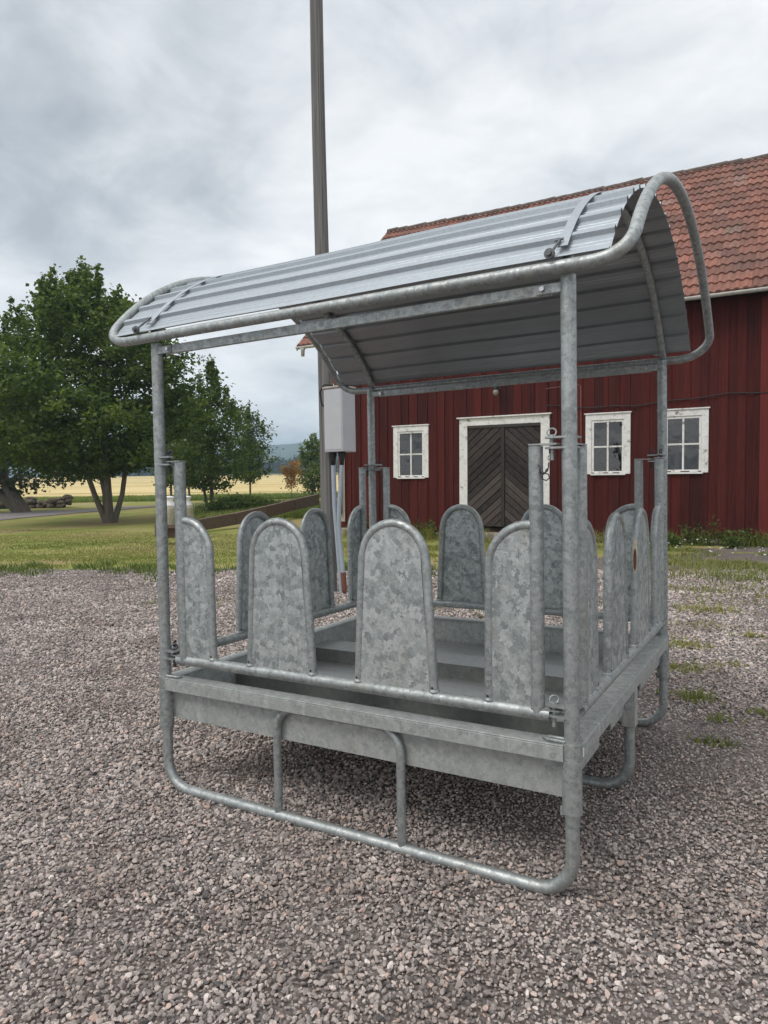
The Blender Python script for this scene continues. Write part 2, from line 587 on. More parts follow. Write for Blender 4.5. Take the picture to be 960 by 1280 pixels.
M['leaf'] = leaf_mat('maple_leaves', (0.050, 0.082, 0.018), (0.125, 0.172, 0.038), (0.23, 0.265, 0.075))
M['leaf2'] = leaf_mat('lighter_leaves', (0.065, 0.10, 0.022), (0.16, 0.205, 0.045), (0.25, 0.28, 0.08))
M['leafgrey'] = leaf_mat('greyish_leaves', (0.035, 0.05, 0.022), (0.09, 0.115, 0.045), (0.16, 0.18, 0.07))
M['leaforange'] = leaf_mat('orange_leaves', (0.20, 0.11, 0.03), (0.42, 0.21, 0.055), (0.46, 0.28, 0.08))
M['leafwood'] = leaf_mat('far_wood_leaves', (0.014, 0.026, 0.014), (0.036, 0.055, 0.024), (0.05, 0.075, 0.03), trans=0.15)
M['bark'] = wood('bark', (0.075, 0.062, 0.048), (0.23, 0.195, 0.155), stretch=(8, 8, 1.0), island=0.0)
M['grassblade'] = leaf_mat('grass_blades', (0.11, 0.14, 0.035), (0.23, 0.245, 0.075), (0.37, 0.32, 0.15), trans=0.35)
M['tallgrass'] = leaf_mat('tall_meadow_grass', (0.10, 0.15, 0.03), (0.21, 0.25, 0.07), (0.38, 0.33, 0.15), trans=0.35)
M['weed'] = leaf_mat('weed_leaves', (0.05, 0.085, 0.022), (0.12, 0.165, 0.045), (0.22, 0.25, 0.08), trans=0.35)
M['petal'] = simple('white_petals', (0.8, 0.8, 0.76), 0.6)
M['dryred'] = simple('dry_red_stalks', (0.14, 0.06, 0.035), 0.9)

# ------------------------------------------------------------------ terrain
EDGE_A = np.array((-12.3, 5.4)); EDGE_K = 0.405      # where the gravel gives way to grass: y = 5.4 + 0.405 (x + 12.3)


def depth_of(x, y):
    return (x - CAM.x) * FH.x + (y - CAM.y) * FH.y


def gz(x, y):
    d = depth_of(x, y)
    z = 0.0
    if d > 30: z = 0.018 * (min(d, 75) - 30)
    if d > 75: z += 0.0283 * (min(d, 460) - 75)
    lat = (x - CAM.x) * RH.x + (y - CAM.y) * RH.y
    # low grass bank held by the old timber edging
    b = 0.45 * math.exp(-((d - 36.0) / 7.0) ** 2 - ((lat + 4.5) / 4.0) ** 2)
    if d > 24: z += b * min(1, (d - 24) / 6)
    return z


def world_at(px, d):
    """point on the ground at depth d in the direction of picture column px"""
    lat = (px - 480) / FPX * d
    p = CAM + FH * d + RH * lat
    return Vector((p.x, p.y, gz(p.x, p.y)))


def terrain_sheet(name, lat0, lat1, d_list, nlat, lift, mats, latfun=None):
    vs, fs = [], []
    for d in d_list:
        for k in range(nlat + 1):
            s = k / nlat
            a, b_ = (latfun(d) if latfun else (lat0, lat1))
            p = CAM + FH * d + RH * (a + (b_ - a) * s)
            vs.append((p.x, p.y, gz(p.x, p.y) + lift))
    for i in range(len(d_list) - 1):
        for k in range(nlat):
            a = i * (nlat + 1) + k
            fs += [a, a + 1, a + nlat + 2, a + nlat + 1]
    return numpy_mesh(name, np.array(vs), np.array(fs), 4, mats, smooth=True)


def ground_mat():
    mt, t, b = mat('gravel_and_grass_ground')
    g = N(t, 'ShaderNodeNewGeometry')
    pos = g.outputs['Position']
    sep = N(t, 'ShaderNodeSeparateXYZ'); L(t, pos, sep.inputs[0])
    # ---- gravel
    wn = N(t, 'ShaderNodeTexNoise', Scale=60.0, Detail=2.0); L(t, pos, wn.inputs['Vector'])
    v = N(t, 'ShaderNodeTexVoronoi', Scale=52.0); L(t, pos, v.inputs['Vector'])
    sc = N(t, 'ShaderNodeSeparateColor'); L(t, v.outputs['Color'], sc.inputs[0])
    gcol = ramp(t, sc.outputs[0], [(0.0, (0.14, 0.124, 0.119)), (0.35, (0.23, 0.203, 0.194)), (0.7, (0.31, 0.272, 0.26)), (0.92, (0.40, 0.35, 0.335)), (1.0, (0.42, 0.31, 0.27))])
    gap = ramp(t, v.outputs['Distance'], [(0.40, (0, 0, 0)), (0.66, (0.7, 0.7, 0.7))])
    gcol = mix(t, gap, gcol, (0.075, 0.062, 0.056))
    big = N(t, 'ShaderNodeTexNoise', Scale=0.5, Detail=5.0, Roughness=0.6); L(t, pos, big.inputs['Vector'])
    gcol = mix(t, ramp(t, big.outputs['Fac'], [(0.4, (0.2, 0.2, 0.2)), (0.65, (0.6, 0.6, 0.6))]), gcol, (0.15, 0.122, 0.104))
    # ---- grass
    gn = N(t, 'ShaderNodeTexNoise', Scale=0.32, Detail=6.0, Roughness=0.62); L(t, pos, gn.inputs['Vector'])
    gf = N(t, 'ShaderNodeTexNoise', Scale=16.0, Detail=6.0, Roughness=0.7); L(t, pos, gf.inputs['Vector'])
    ff = math_node(t, 'ADD', math_node(t, 'MULTIPLY', gn.outputs['Fac'], 0.62), math_node(t, 'MULTIPLY', gf.outputs['Fac'], 0.38))
    grass = ramp(t, ff, [(0.37, (0.14, 0.185, 0.038)), (0.45, (0.22, 0.24, 0.06)), (0.51, (0.295, 0.27, 0.095)), (0.58, (0.31, 0.24, 0.12)), (0.68, (0.36, 0.275, 0.165))])
    # ---- mask from distance to the yard's edge
    mk = math_node(t, 'SUBTRACT', sep.outputs[1], math_node(t, 'MULTIPLY', math_node(t, 'ADD', sep.outputs[0], 12.3), EDGE_K))
    mk = math_node(t, 'SUBTRACT', mk, 5.4)
    en = N(t, 'ShaderNodeTexNoise', Scale=0.9, Detail=7.0, Roughness=0.68); L(t, pos, en.inputs['Vector'])
    # in front of the barn the turf is thin and mixed with gravel
    thin = N(t, 'ShaderNodeMapRange'); L(t, sep.outputs[0], thin.inputs[0])
    for i, vv in zip(range(1, 5), (-8.0, -1.0, 0.0, 1.0)): thin.inputs[i].default_value = vv
    slope = math_node(t, 'SUBTRACT', 0.9, math_node(t, 'MULTIPLY', thin.outputs[0], 0.78))
    amp = math_node(t, 'ADD', 1.0, math_node(t, 'MULTIPLY', thin.outputs[0], 1.2))
    mm = math_node(t, 'ADD', math_node(t, 'MULTIPLY', mk, slope), math_node(t, 'MULTIPLY', math_node(t, 'SUBTRACT', en.outputs['Fac'], 0.5), math_node(t, 'MULTIPLY', amp, 3.0)))
    mm = math_node(t, 'SUBTRACT', mm, math_node(t, 'MULTIPLY', thin.outputs[0], 0.35))
    mfac = ramp(t, mm, [(0.42, (0, 0, 0)), (0.62, (1, 1, 1))])
    col = mix(t, mfac, gcol, grass)
    L(t, col, b.inputs['Base Color'])
    b.inputs['Roughness'].default_value = 0.95
    b.inputs['Specular IOR Level'].default_value = 0.1
    h1 = math_node(t, 'SUBTRACT', 1.0, v.outputs['Distance'])
    hm = N(t, 'ShaderNodeMix', data_type='FLOAT')
    L(t, mfac, hm.inputs[0]); L(t, h1, hm.inputs[2]); L(t, gf.outputs['Fac'], hm.inputs[3])
    bp = N(t, 'ShaderNodeBump', Strength=1.0, Distance=0.012)
    L(t, hm.outputs[0], bp.inputs['Height'])
    L(t, bp.outputs[0], b.inputs['Normal'])
    return mt


dl = [-30, -15, -6, 0] + list(np.arange(1, 30, 1.0)) + list(np.arange(30, 80, 2.0)) + list(np.arange(80, 200, 10)) + list(np.arange(200, 480, 25)) + [600, 900, 1400, 2600]
ground = terrain_sheet('ground', 0, 0, dl, 120, 0.0, ground_mat(), latfun=lambda d: (-1.25 * max(d, 0) - 40, 1.25 * max(d, 0) + 40))
tag(ground, 'pinkish grey gravel yard running into short patchy grass', 'ground', kind='structure')

# driveway across the lawn on the left
mt, t, b = mat('driveway_gravel')
g = N(t, 'ShaderNodeNewGeometry')
n = N(t, 'ShaderNodeTexNoise', Scale=3.0, Detail=7.0, Roughness=0.7); L(t, g.outputs['Position'], n.inputs['Vector'])
L(t, ramp(t, n.outputs['Fac'], [(0.3, (0.17, 0.145, 0.14)), (0.7, (0.28, 0.245, 0.235))]), b.inputs['Base Color'])
b.inputs['Roughness'].default_value = 0.95
M['drive'] = mt
ctr = [(-260, 34, 3.2), (-120, 36.5, 3.4), (-40, 38.5, 3.7), (0, 40, 3.9), (30, 41.5, 3.6), (60, 43, 3.0), (90, 44.5, 2.4), (120, 46, 2.0), (150, 48, 1.7), (190, 51, 1.5), (240, 55, 1.4)]
vs, fs = [], []
for i, (px, d, hw) in enumerate(ctr):
    for k in range(5):
        dd = d + hw * (k / 2 - 1) + 0.25 * math.sin(i * 2.1 + k)
        p = world_at(px, dd); p.z += 0.03
        vs.append(p)
for i in range(len(ctr) - 1):
    for k in range(4):
        a = i * 5 + k
        fs += [a, a + 5, a + 6, a + 1]
tag(numpy_mesh('driveway', np.array(vs), np.array(fs), 4, M['drive'], smooth=True), 'grey gravel driveway crossing the lawn on the left', 'driveway', kind='structure')

# ripe wheat field
mt, t, b = mat('ripe_wheat')
g = N(t, 'ShaderNodeNewGeometry')
n = N(t, 'ShaderNodeTexNoise', Scale=0.05, Detail=8.0, Roughness=0.65); L(t, g.outputs['Position'], n.inputs['Vector'])
n2 = N(t, 'ShaderNodeTexNoise', Scale=1.2, Detail=5.0, Roughness=0.7); L(t, g.outputs['Position'], n2.inputs['Vector'])
dp = N(t, 'ShaderNodeVectorMath', operation='DOT_PRODUCT')
L(t, g.outputs['Position'], dp.inputs[0]); dp.inputs[1].default_value = (FH.x * 0.97 + RH.x * 0.22, FH.y * 0.97 + RH.y * 0.22, 0)
tr_ = math_node(t, 'PINGPONG', dp.outputs['Value'], 19.0)
line = ramp(t, tr_, [(0.0, (0, 0, 0)), (0.030, (0, 0, 0)), (0.055, (0, 0, 0))])
col = ramp(t, math_node(t, 'ADD', math_node(t, 'MULTIPLY', n.outputs['Fac'], 0.7), math_node(t, 'MULTIPLY', n2.outputs['Fac'], 0.3)),
           [(0.35, (0.50, 0.385, 0.165)), (0.5, (0.62, 0.485, 0.225)), (0.65, (0.70, 0.56, 0.29))])
lf = math_node(t, 'LESS_THAN', tr_, 1.1)
col = mix(t, math_node(t, 'MULTIPLY', lf, 0.75), col, (0.15, 0.15, 0.05))
L(t, col, b.inputs['Base Color'])
b.inputs['Roughness'].default_value = 0.95
b.inputs['Specular IOR Level'].default_value = 0.1
M['wheat'] = mt
wf = terrain_sheet('wheat_field', 0, 0, [74, 76, 80, 85, 92, 100, 115, 135, 160, 200, 250, 300, 350, 400], 60, 0.10, M['wheat'], latfun=lambda d: (-1.0 * d, 0.25 * d))
tag(wf, 'ripe golden wheat field with darker tramlines beyond the lawn', 'field', kind='structure')
mt, t, b = mat('far_meadow'); b.inputs['Base Color'].default_value = (0.17, 0.19, 0.06, 1); b.inputs['Roughness'].default_value = 1
M['meadow'] = mt
tag(terrain_sheet('meadow', 0, 0, [330, 345, 360, 380, 400], 40, 0.25, mt, latfun=lambda d: (-0.30 * d - 0.02 * (400 - d), 0.1 * d)), 'pale green meadow strip at the far end of the wheat field', 'meadow', kind='structure')

# far hills
mt, t, b = mat('wooded_hills')
g = N(t, 'ShaderNodeNewGeometry')
n = N(t, 'ShaderNodeTexNoise', Scale=0.012, Detail=8.0, Roughness=0.65); L(t, g.outputs['Position'], n.inputs['Vector'])
L(t, ramp(t, n.outputs['Fac'], [(0.38, (0.030, 0.050, 0.026)), (0.56, (0.05, 0.075, 0.032)), (0.64, (0.14, 0.15, 0.07))]), b.inputs['Base Color'])
b.inputs['Roughness'].default_value = 1.0
vs, fs = [], []
dl2 = [700, 900, 1100, 1250, 1400, 1500, 1650]
zz = [8, 14, 30, 62, 92, 104, 60]
NL = 90
for d, z in zip(dl2, zz):
    for k in range(NL + 1):
        lat = -1.1 * d + 1.9 * d * k / NL
        p = CAM + FH * d + RH * lat
        q = lat / 1000
        hh = z * (1 + 0.13 * math.sin(q * 5.1 + 0.6) + 0.07 * math.sin(q * 13 + d * 0.01) + 0.03 * math.sin(q * 37 + d))
        vs.append((p.x, p.y, hh))
for i in range(len(dl2) - 1):
    for k in range(NL):
        a = i * (NL + 1) + k
        fs += [a, a + 1, a + NL + 2, a + NL + 1]
tag(numpy_mesh('hills', np.array(vs), np.array(fs), 4, mt, smooth=True), 'low wooded hills fading blue on the horizon', 'hills', kind='structure')

# ------------------------------------------------------------------ haze
hz = MB()
hx = MB()
pts = []
c0 = CAM + FH * (-45) ; c1 = CAM + FH * 1800
for (d, la) in ((-60, -1950), (-60, 1950), (2700, -3500), (2700, 3500)):
    p = CAM + FH * d + RH * la
    pts.append(p)
zb, zt = -1.0, 140.0
vsb = [(p.x, p.y, z) for z in (zb, zt) for p in pts]
hz.add(vsb, [(0, 2, 3, 1), (4, 5, 7, 6), (0, 1, 5, 4), (1, 3, 7, 5), (3, 2, 6, 7), (2, 0, 4, 6)])
mt, t, b = mat('pale_air')
t.nodes.remove(b)
pv = N(t, 'ShaderNodeVolumePrincipled', Density=0.0006, Anisotropy=0.0)
pv.inputs['Color'].default_value = (0.60, 0.82, 1.0, 1)
L(t, pv.outputs[0], t.nodes['Material Output'].inputs['Volume'])
tag(hz.build('haze', mt), 'pale damp air over the fields', 'haze', kind='stuff')

# ------------------------------------------------------------------ red barn
BY = 16.0
TILT = 0.012
barn = empty('barn', (-5.0, BY, 0.0), 'long red wooden barn with clay tile roof and white framed windows', 'barn')
BO = Vector(barn.location)
XL, XR = -11.55, 9.0
EZ = 5.85                # eave height
DEPTH = 11.0
WINS = [(-9.66, -8.50, 1.66, 3.20), (-3.99, -2.88, 1.70, 3.25), (-2.22, -1.10, 1.71, 3.25), (2.0, 3.1, 1.71, 3.25)]
DOOR = (-7.52, -4.93, 0.30, 3.32)
opens = [(x0 + 0.07, x1 - 0.07, z0 + 0.07, z1 - 0.07) for (x0, x1, z0, z1) in WINS] + [(DOOR[0] + 0.1, DOOR[1] - 0.1, 0.2, DOOR[3] - 0.1)]
mb = MB()
wtop = EZ - 0.05


def board(x0, x1, z0, z1, y, th=0.03):
    if x1 - x0 > 0.012 and z1 - z0 > 0.02:
        mb.box((x0, y - th, z0), (x1, y, z1))


x = XL
k = 0
while x < XR:
    wd = random.choice((0.11, 0.13, 0.16, 0.19, 0.22)) * random.uniform(0.9, 1.1)
    x1 = min(XR, x + wd)
    y = BY - (0.0 if k % 2 else random.uniform(0.020, 0.028)) - random.uniform(0, 0.004)
    bot = 0.12 + random.uniform(-0.025, 0.02)
    cuts = sorted({x, x1} | {e for o in opens for e in (o[0], o[1]) if x < e < x1})
    gap = 0.006 if k % 2 else -0.004
    for a, b_ in zip(cuts[:-1], cuts[1:]):
        mid = (a + b_) / 2
        aa = a + (gap if a == x else 0); bb = b_ - (gap if b_ == x1 else 0)
        op = [o for o in opens if o[0] <= mid <= o[1]]
        if op:
            o = op[0]
            board(a, b_, bot, o[2], y)
            board(a, b_, o[3], wtop, y)
        else:
            board(aa, bb, bot, wtop, y)
    x = x1
    k += 1
mb.box((XL + 0.02, BY + 0.30, 0.1), (XR, BY + 0.32, wtop)) if False else None
# gable ends and back wall, boards too
RY = BY + DEPTH / 2 - 0.25
SL = 0.92


def roof_z(y):
    return EZ + (min(y, 2 * RY - y) - (BY - 0.5)) * SL


for xs, sgn in ((XL, -1), (XR, 1)):
    y = BY + 0.002
    while y < BY + DEPTH:
        y1 = min(BY + DEPTH, y + random.uniform(0.16, 0.26))
        off = random.uniform(0.0, 0.02)
        zt0, zt1 = roof_z(y) - 0.12, roof_z(y1) - 0.12
        xa, xb = (xs - 0.0 - off, xs + 0.03) if sgn < 0 else (xs - 0.03, xs + off)
        vs = [(xa, y, 0.12), (xb, y, 0.12), (xb, y1, 0.12), (xa, y1, 0.12), (xa, y, zt0), (xb, y, zt0), (xb, y1, zt1), (xa, y1, zt1)]
        mb.add(vs, [(0, 3, 2, 1), (4, 5, 6, 7), (0, 1, 5, 4), (1, 2, 6, 5), (2, 3, 7, 6), (3, 0, 4, 7)])
        y = y1 + 0.003
mb.box((XL, BY + DEPTH, 0.12), (XR, BY + DEPTH + 0.03, wtop))
wall = mb.build('wall', M['red'], barn)
# inner floor and partition keep the inside dark
mb = MB()
mb.box((XL + 0.1, BY + 0.2, 0.0), (XR - 0.1, BY + DEPTH - 0.2, 0.25))
mb.box((XL + 0.1, BY + 3.2, 0.26), (XR - 0.1, BY + 3.3, 5.4))
mb.build('inner_partition', M['inside'], barn)
# pale corner board, brighter red pilaster
mb = MB()
mb.box((XL - 0.05, BY - 0.065, 0.35), (XL + 0.15, BY - 0.03, wtop))
mb.build('corner_board', M['paleboard'], barn, bevel=0.006)
mb = MB()
mb.box((-0.03, BY - 0.085, 0.05), (0.23, BY - 0.04, wtop - 0.1))
mb.box((0.235, BY - 0.085, 0.05), (0.47, BY - 0.04, wtop - 0.1))
mb.build('pilaster', M['redtrim'], barn, bevel=0.005)
# stone foundation
mb = MB()
x = XL
while x < XR:
    wd = random.uniform(0.5, 1.1)
    h = random.uniform(0.10, 0.17)
    mb.box((x + 0.01, BY - 0.10 + random.uniform(-0.04, 0.03), -0.25), (min(x + wd, XR), BY + 0.15, h))
    x += wd
mb.box((DOOR[0] - 0.35, BY - 0.55, -0.25), (DOOR[1] + 0.35, BY - 0.14, 0.17))
mb.build('foundation', M['stone'], barn, bevel=0.03)

# roof: individual wavy tiles on both slopes
TW, TL_, NU = 0.37, 0.425, 13
X0R, X1R = XL - 1.25, XR + 0.6
slen = (RY - (BY - 0.5)) * math.sqrt(1 + SL * SL)
ca = 1 / math.sqrt(1 + SL * SL)
sa = SL * ca
ncol, nrow = int((X1R - X0R) / TW), int(math.ceil(slen / TL_))
mb = MB()
und = MB()


def sag(mbx):
    """the old roof sags towards the right end"""
    for k_, (x_, y_, z_) in enumerate(mbx.v):
        tt = max(0.0, min(1.05, (min(y_, 2 * RY - y_) - (BY - 0.5)) / 5.75))
        mbx.v[k_] = (x_, y_, z_ - tt * (0.09 + 0.0117 * (x_ + 12.8) + 0.03 * math.sin(x_ * 0.55)))


for side in (0, 1):
    for j in range(nrow):
        for i in range(ncol):
            jx, jz = random.uniform(-0.008, 0.008), random.uniform(-0.006, 0.008)
            jt = random.uniform(-0.012, 0.012)
            lo = j * TL_ - 0.05 + jt
            hi = min(lo + TL_ + 0.07, slen)
            vs = []
            for row, (s_, hgt) in enumerate(((lo, -0.006), (lo, 0.046), (hi, 0.004))):
                for u in range(NU):
                    q = u / (NU - 1)
                    wv = 0.023 * math.sin(4 * math.pi * q - 0.9) + 0.004 * math.sin(2 * math.pi * q)
                    h = hgt + wv + jz + (0.014 * q if row else 0.014 * q)
                    yy = (BY - 0.5) + s_ * ca - h * sa
                    zz_ = EZ + s_ * sa + h * ca
                    if side: yy = 2 * RY - yy
                    vs.append((X0R + (i + q * 1.03) * TW + jx, yy, zz_))
            fs = []
            for r_ in range(2):
                for u in range(NU - 1):
                    a = r_ * NU + u
                    f = (a, a + 1, a + NU + 1, a + NU)
                    fs.append(f if not side else f[::-1])
            mb.add(vs, fs)
    # boarding under the tiles
    ya, yb = BY - 0.47, RY
    za, zb_ = EZ - 0.06, EZ - 0.06 + (RY - BY + 0.47) * SL
    v = [(X0R + 0.03, ya, za), (X1R - 0.03, ya, za), (X1R - 0.03, yb, zb_), (X0R + 0.03, yb, zb_)]
    v += [(p[0], p[1], p[2] - 0.05) for p in v]
    if side: v = [(p[0], 2 * RY - p[1], p[2]) for p in v]
    und.add(v, [(0, 1, 2, 3), (7, 6, 5, 4), (0, 4, 5, 1), (1, 5, 6, 2), (2, 6, 7, 3), (3, 7, 4, 0)])
sag(mb); sag(und)
roof = mb.build('roof', M['tile'], barn)
und.build('roof_boarding', M['timber'], barn)
# ridge caps
mb = MB()
x = X0R
zr = EZ + (RY - BY + 0.5) * SL
while x < X1R:
    wob = random.uniform(-0.015, 0.015)
    mb.tube([(x, RY, zr - 0.02 + wob), (x + 0.43, RY, zr + 0.02 + wob)], [0.105, 0.085], 12)
    x += 0.40
sag(mb)
mb.build('ridge', M['mortar'], barn)
# verge boards on the left gable
mb = MB()
for sgn in (1, -1):
    p0 = Vector((X0R + 0.0, RY - sgn * (RY - BY + 0.55), EZ - 0.16)); p1 = Vector((X0R + 0.0, RY, zr - 0.10))
    for (w0, w1, tx) in ((0.0, -0.20, 0.03),):
        vs = [p0 + Vector((-tx, 0, 0.16)), p0 + Vector((0, 0, 0.16)), p1 + Vector((0, 0, 0.14)), p1 + Vector((-tx, 0, 0.14)),
              p0 + Vector((-tx, 0, -0.02)), p0 + Vector((0, 0, -0.02)), p1 + Vector((0, 0, -0.05)), p1 + Vector((-tx, 0, -0.05))]
        mb.add(vs, [(0, 1, 2, 3), (7, 6, 5, 4), (0, 4, 5, 1), (1, 5, 6, 2), (2, 6, 7, 3), (3, 7, 4, 0)])
sag(mb)
mb.build('verge_board', M['paleboard'], barn)
# gutter: half-round, with outlet and slanting downpipe at the left corner
mb = MB()
segs = []
for xx in np.linspace(X0R + 0.02, X1R, 12):
    segs.append(xx)
gy, gzz, gr = BY - 0.60, EZ - 0.07, 0.075
vs, fs = [], []
for xx in segs:
    for k in range(9):
        a = math.pi + math.pi * k / 8
        vs.append((xx, gy + gr * math.cos(a), gzz + gr * math.sin(a)))
    for k in range(9):
        a = 2 * math.pi - math.pi * k / 8
        vs.append((xx, gy + (gr - 0.008) * math.cos(a), gzz + (gr - 0.008) * math.sin(a)))
for i in range(len(segs) - 1):
    for k in range(18):
        l = (k + 1) % 18
        fs.append((i * 18 + k, (i + 1) * 18 + k, (i + 1) * 18 + l, i * 18 + l))
mb.add(vs, fs, True)
mb.lathe([(0.055, -0.30), (0.06, -0.12), (0.095, -0.06)], (X0R + 0.25, gy, gzz), 12)
gut = mb.build('gutter', M['gutter'], barn)
mb = MB()
mb.tube(fillet([(XL - 0.35, BY - 0.35, 5.05), (XL + 0.02, BY - 0.14, 4.45), (XL + 0.03, BY - 0.14, 0.6)], 0.15), 0.05, 10)
mb.build('downpipe', M['rust'], barn)


def window(x0, x1, z0, z1, curtain=False):
    cw = 0.15
    y0 = BY - 0.065
    mb = MB()
    mb.box((x0, y0, z0 + 0.03), (x0 + cw, BY - 0.026, z1))
    mb.box((x1 - cw, y0, z0 + 0.03), (x1, BY - 0.026, z1))
    mb.box((x0 + cw, y0, z1 - cw), (x1 - cw, BY - 0.026, z1))
    mb.box((x0 - 0.03, y0 - 0.03, z1 + 0.003), (x1 + 0.03, BY - 0.026, z1 + 0.035))
    win = mb.build('window', M['white'], barn, bevel=0.004)
    s = MB()
    s.box((x0 + cw - 0.01, y0 - 0.045, z0), (x1 - cw + 0.04, BY - 0.026, z0 + 0.045))
    s.build('sill', M['white'], win, origin=BO, bevel=0.004)
    s = MB()
    a0, a1, c0, c1 = x0 + cw + 0.004, x1 - cw - 0.004, z0 + 0.049, z1 - cw - 0.004
    ys = BY - 0.045
    fw = 0.055
    s.box((a0, ys, c0), (a0 + fw, ys + 0.045, c1)); s.box((a1 - fw, ys, c0), (a1, ys + 0.045, c1))
    s.box((a0 + fw, ys, c0), (a1 - fw, ys + 0.045, c0 + fw)); s.box((a0 + fw, ys, c1 - fw), (a1 - fw, ys + 0.045, c1))
    mx = (a0 + a1) / 2
    mz = (c0 + c1) / 2
    s.box((mx - 0.022, ys + 0.004, c0 + fw), (mx + 0.022, ys + 0.04, c1 - fw))
    for q0, q1 in ((a0 + fw, mx - 0.022), (mx + 0.022, a1 - fw)):
        s.box((q0, ys + 0.006, mz - 0.02), (q1, ys + 0.038, mz + 0.02))
    s.build('sash', M['white'], win, origin=BO, bevel=0.003)
    s = MB()
    s.add([(a0 + 0.01, ys + 0.022, c0 + 0.01), (a1 - 0.01, ys + 0.022, c0 + 0.01), (a1 - 0.01, ys + 0.022, c1 - 0.01), (a0 + 0.01, ys + 0.022, c1 - 0.01)], [(0, 1, 2, 3)])
    s.build('pane', M['glass'], win, origin=BO)
    if curtain:
        s = MB()
        vs, fs = [], []
        for k in range(13):
            xx = mx - 0.17 + 0.33 * k / 12
            yy = BY + 0.10 + 0.012 * math.sin(k * 1.9)
            vs += [(xx, yy, mz - 0.27 + 0.02 * math.sin(k * 0.9) - 0.06 * (k > 7)), (xx, yy, mz - 0.03 - 0.015 * math.sin(k * .6))]
        for k in range(12):
            fs.append((2 * k, 2 * k + 2, 2 * k + 3, 2 * k + 1))
        s.add(vs, fs, True)
        s.build('hanging_cloth', M['cloth'], win, origin=BO)
    return win


for i, wv in enumerate(WINS):
    window(*wv, curtain=False)

# big double door of slanting planks
mb = MB()
x0, x1, z0, z1 = DOOR
cw = 0.24
mb.box((x0, BY - 0.07, z0 - 0.1), (x0 + cw, BY - 0.026, z1)); mb.box((x1 - cw, BY - 0.07, z0 - 0.1), (x1, BY - 0.026, z1))
mb.box((x0 + cw, BY - 0.07, z1 - 0.20), (x1 - cw, BY - 0.026, z1))
mb.box((x0 - 0.06, BY - 0.13, z1 + 0.003), (x1 + 0.06, BY - 0.026, z1 + 0.04))
door = mb.build('door', M['white'], barn, bevel=0.005)
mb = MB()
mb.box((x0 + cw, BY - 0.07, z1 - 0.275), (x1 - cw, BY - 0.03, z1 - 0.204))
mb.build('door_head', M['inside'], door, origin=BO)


def clip_poly(poly, ax, val, keep_less):
    outp = []
    n = len(poly)
    for i in range(n):
        a, b_ = poly[i], poly[(i + 1) % n]
        ia = (a[ax] <= val) == keep_less
        ib = (b_[ax] <= val) == keep_less
        if ia: outp.append(a)
        if ia != ib:
            tt = (val - a[ax]) / (b_[ax] - a[ax])
            outp.append((a[0] + (b_[0] - a[0]) * tt, a[1] + (b_[1] - a[1]) * tt))
    return outp


dx0, dx1, dz0, dz1 = x0 + cw, x1 - cw, z0 + 0.02, z1 - 0.28
mid = (dx0 + dx1) / 2
for sgn, (a, b_) in ((1, (dx0 + 0.01, mid - 0.05)), (-1, (mid + 0.05, dx1 - 0.01))):
    mb = MB()
    ang = R(41) * sgn
    dirv = (math.cos(ang), math.sin(ang)); nv = (-dirv[1], dirv[0])
    cx_, cz_ = (a + b_) / 2, (dz0 + dz1) / 2
    s_ = -2.4
    while s_ < 2.4:
        pw = random.uniform(0.15, 0.19)
        g_ = random.uniform(0.018, 0.028)
        q = []
        for (u, v) in ((-3, s_ + g_), (3, s_ + g_), (3, s_ + pw), (-3, s_ + pw)):
            q.append((cx_ + dirv[0] * u + nv[0] * v, cz_ + dirv[1] * u + nv[1] * v))
        for ax, val, kl in ((0, a, False), (0, b_, True), (1, dz0, False), (1, dz1, True)):
            if q: q = clip_poly(q, ax, val, kl)
        if len(q) >= 3:
            yy = BY - 0.035 - random.uniform(0, 0.012)
            n_ = len(q)
            vs = [(p[0], yy, p[1]) for p in q] + [(p[0], yy + 0.03, p[1]) for p in q]
            fs = [tuple(range(n_)), tuple(range(n_, 2 * n_))[::-1]] + [(i, n_ + i, n_ + (i + 1) % n_, (i + 1) % n_) for i in range(n_)]
            mb.add(vs, fs)
        s_ += pw
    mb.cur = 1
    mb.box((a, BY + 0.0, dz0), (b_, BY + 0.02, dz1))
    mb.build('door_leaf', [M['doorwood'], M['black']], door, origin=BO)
mb = MB()
mb.box((mid - 0.055, BY - 0.075, dz0), (mid + 0.045, BY - 0.03, dz1))
mb.build('meeting_rail', M['doorwood'], door, origin=BO, bevel=0.006)
# cables on the wall
mb = MB()
mb.tube([(-5.05, BY - 0.05, 4.0), (-4.2, BY - 0.05, 4.05), (-4.12, BY - 0.05, 4.0), (-4.10, BY - 0.05, 2.0)], 0.010, 6)
mb.build('wall_conduit', M['palepink'], barn)
mb = MB()
cp = []
for k in range(25):
    q = k / 24
    cp.append((-5.0 + 6.5 * q, BY - 0.09, 3.55 - 0.10 * math.sin(math.pi * q * 2) + 0.02 * math.sin(q * 31) - 0.12 * q))
mb.tube(cp, 0.013, 6)
mb.build('wall_cable', M['black'], barn)
barn.rotation_euler = (0, TILT, 0)

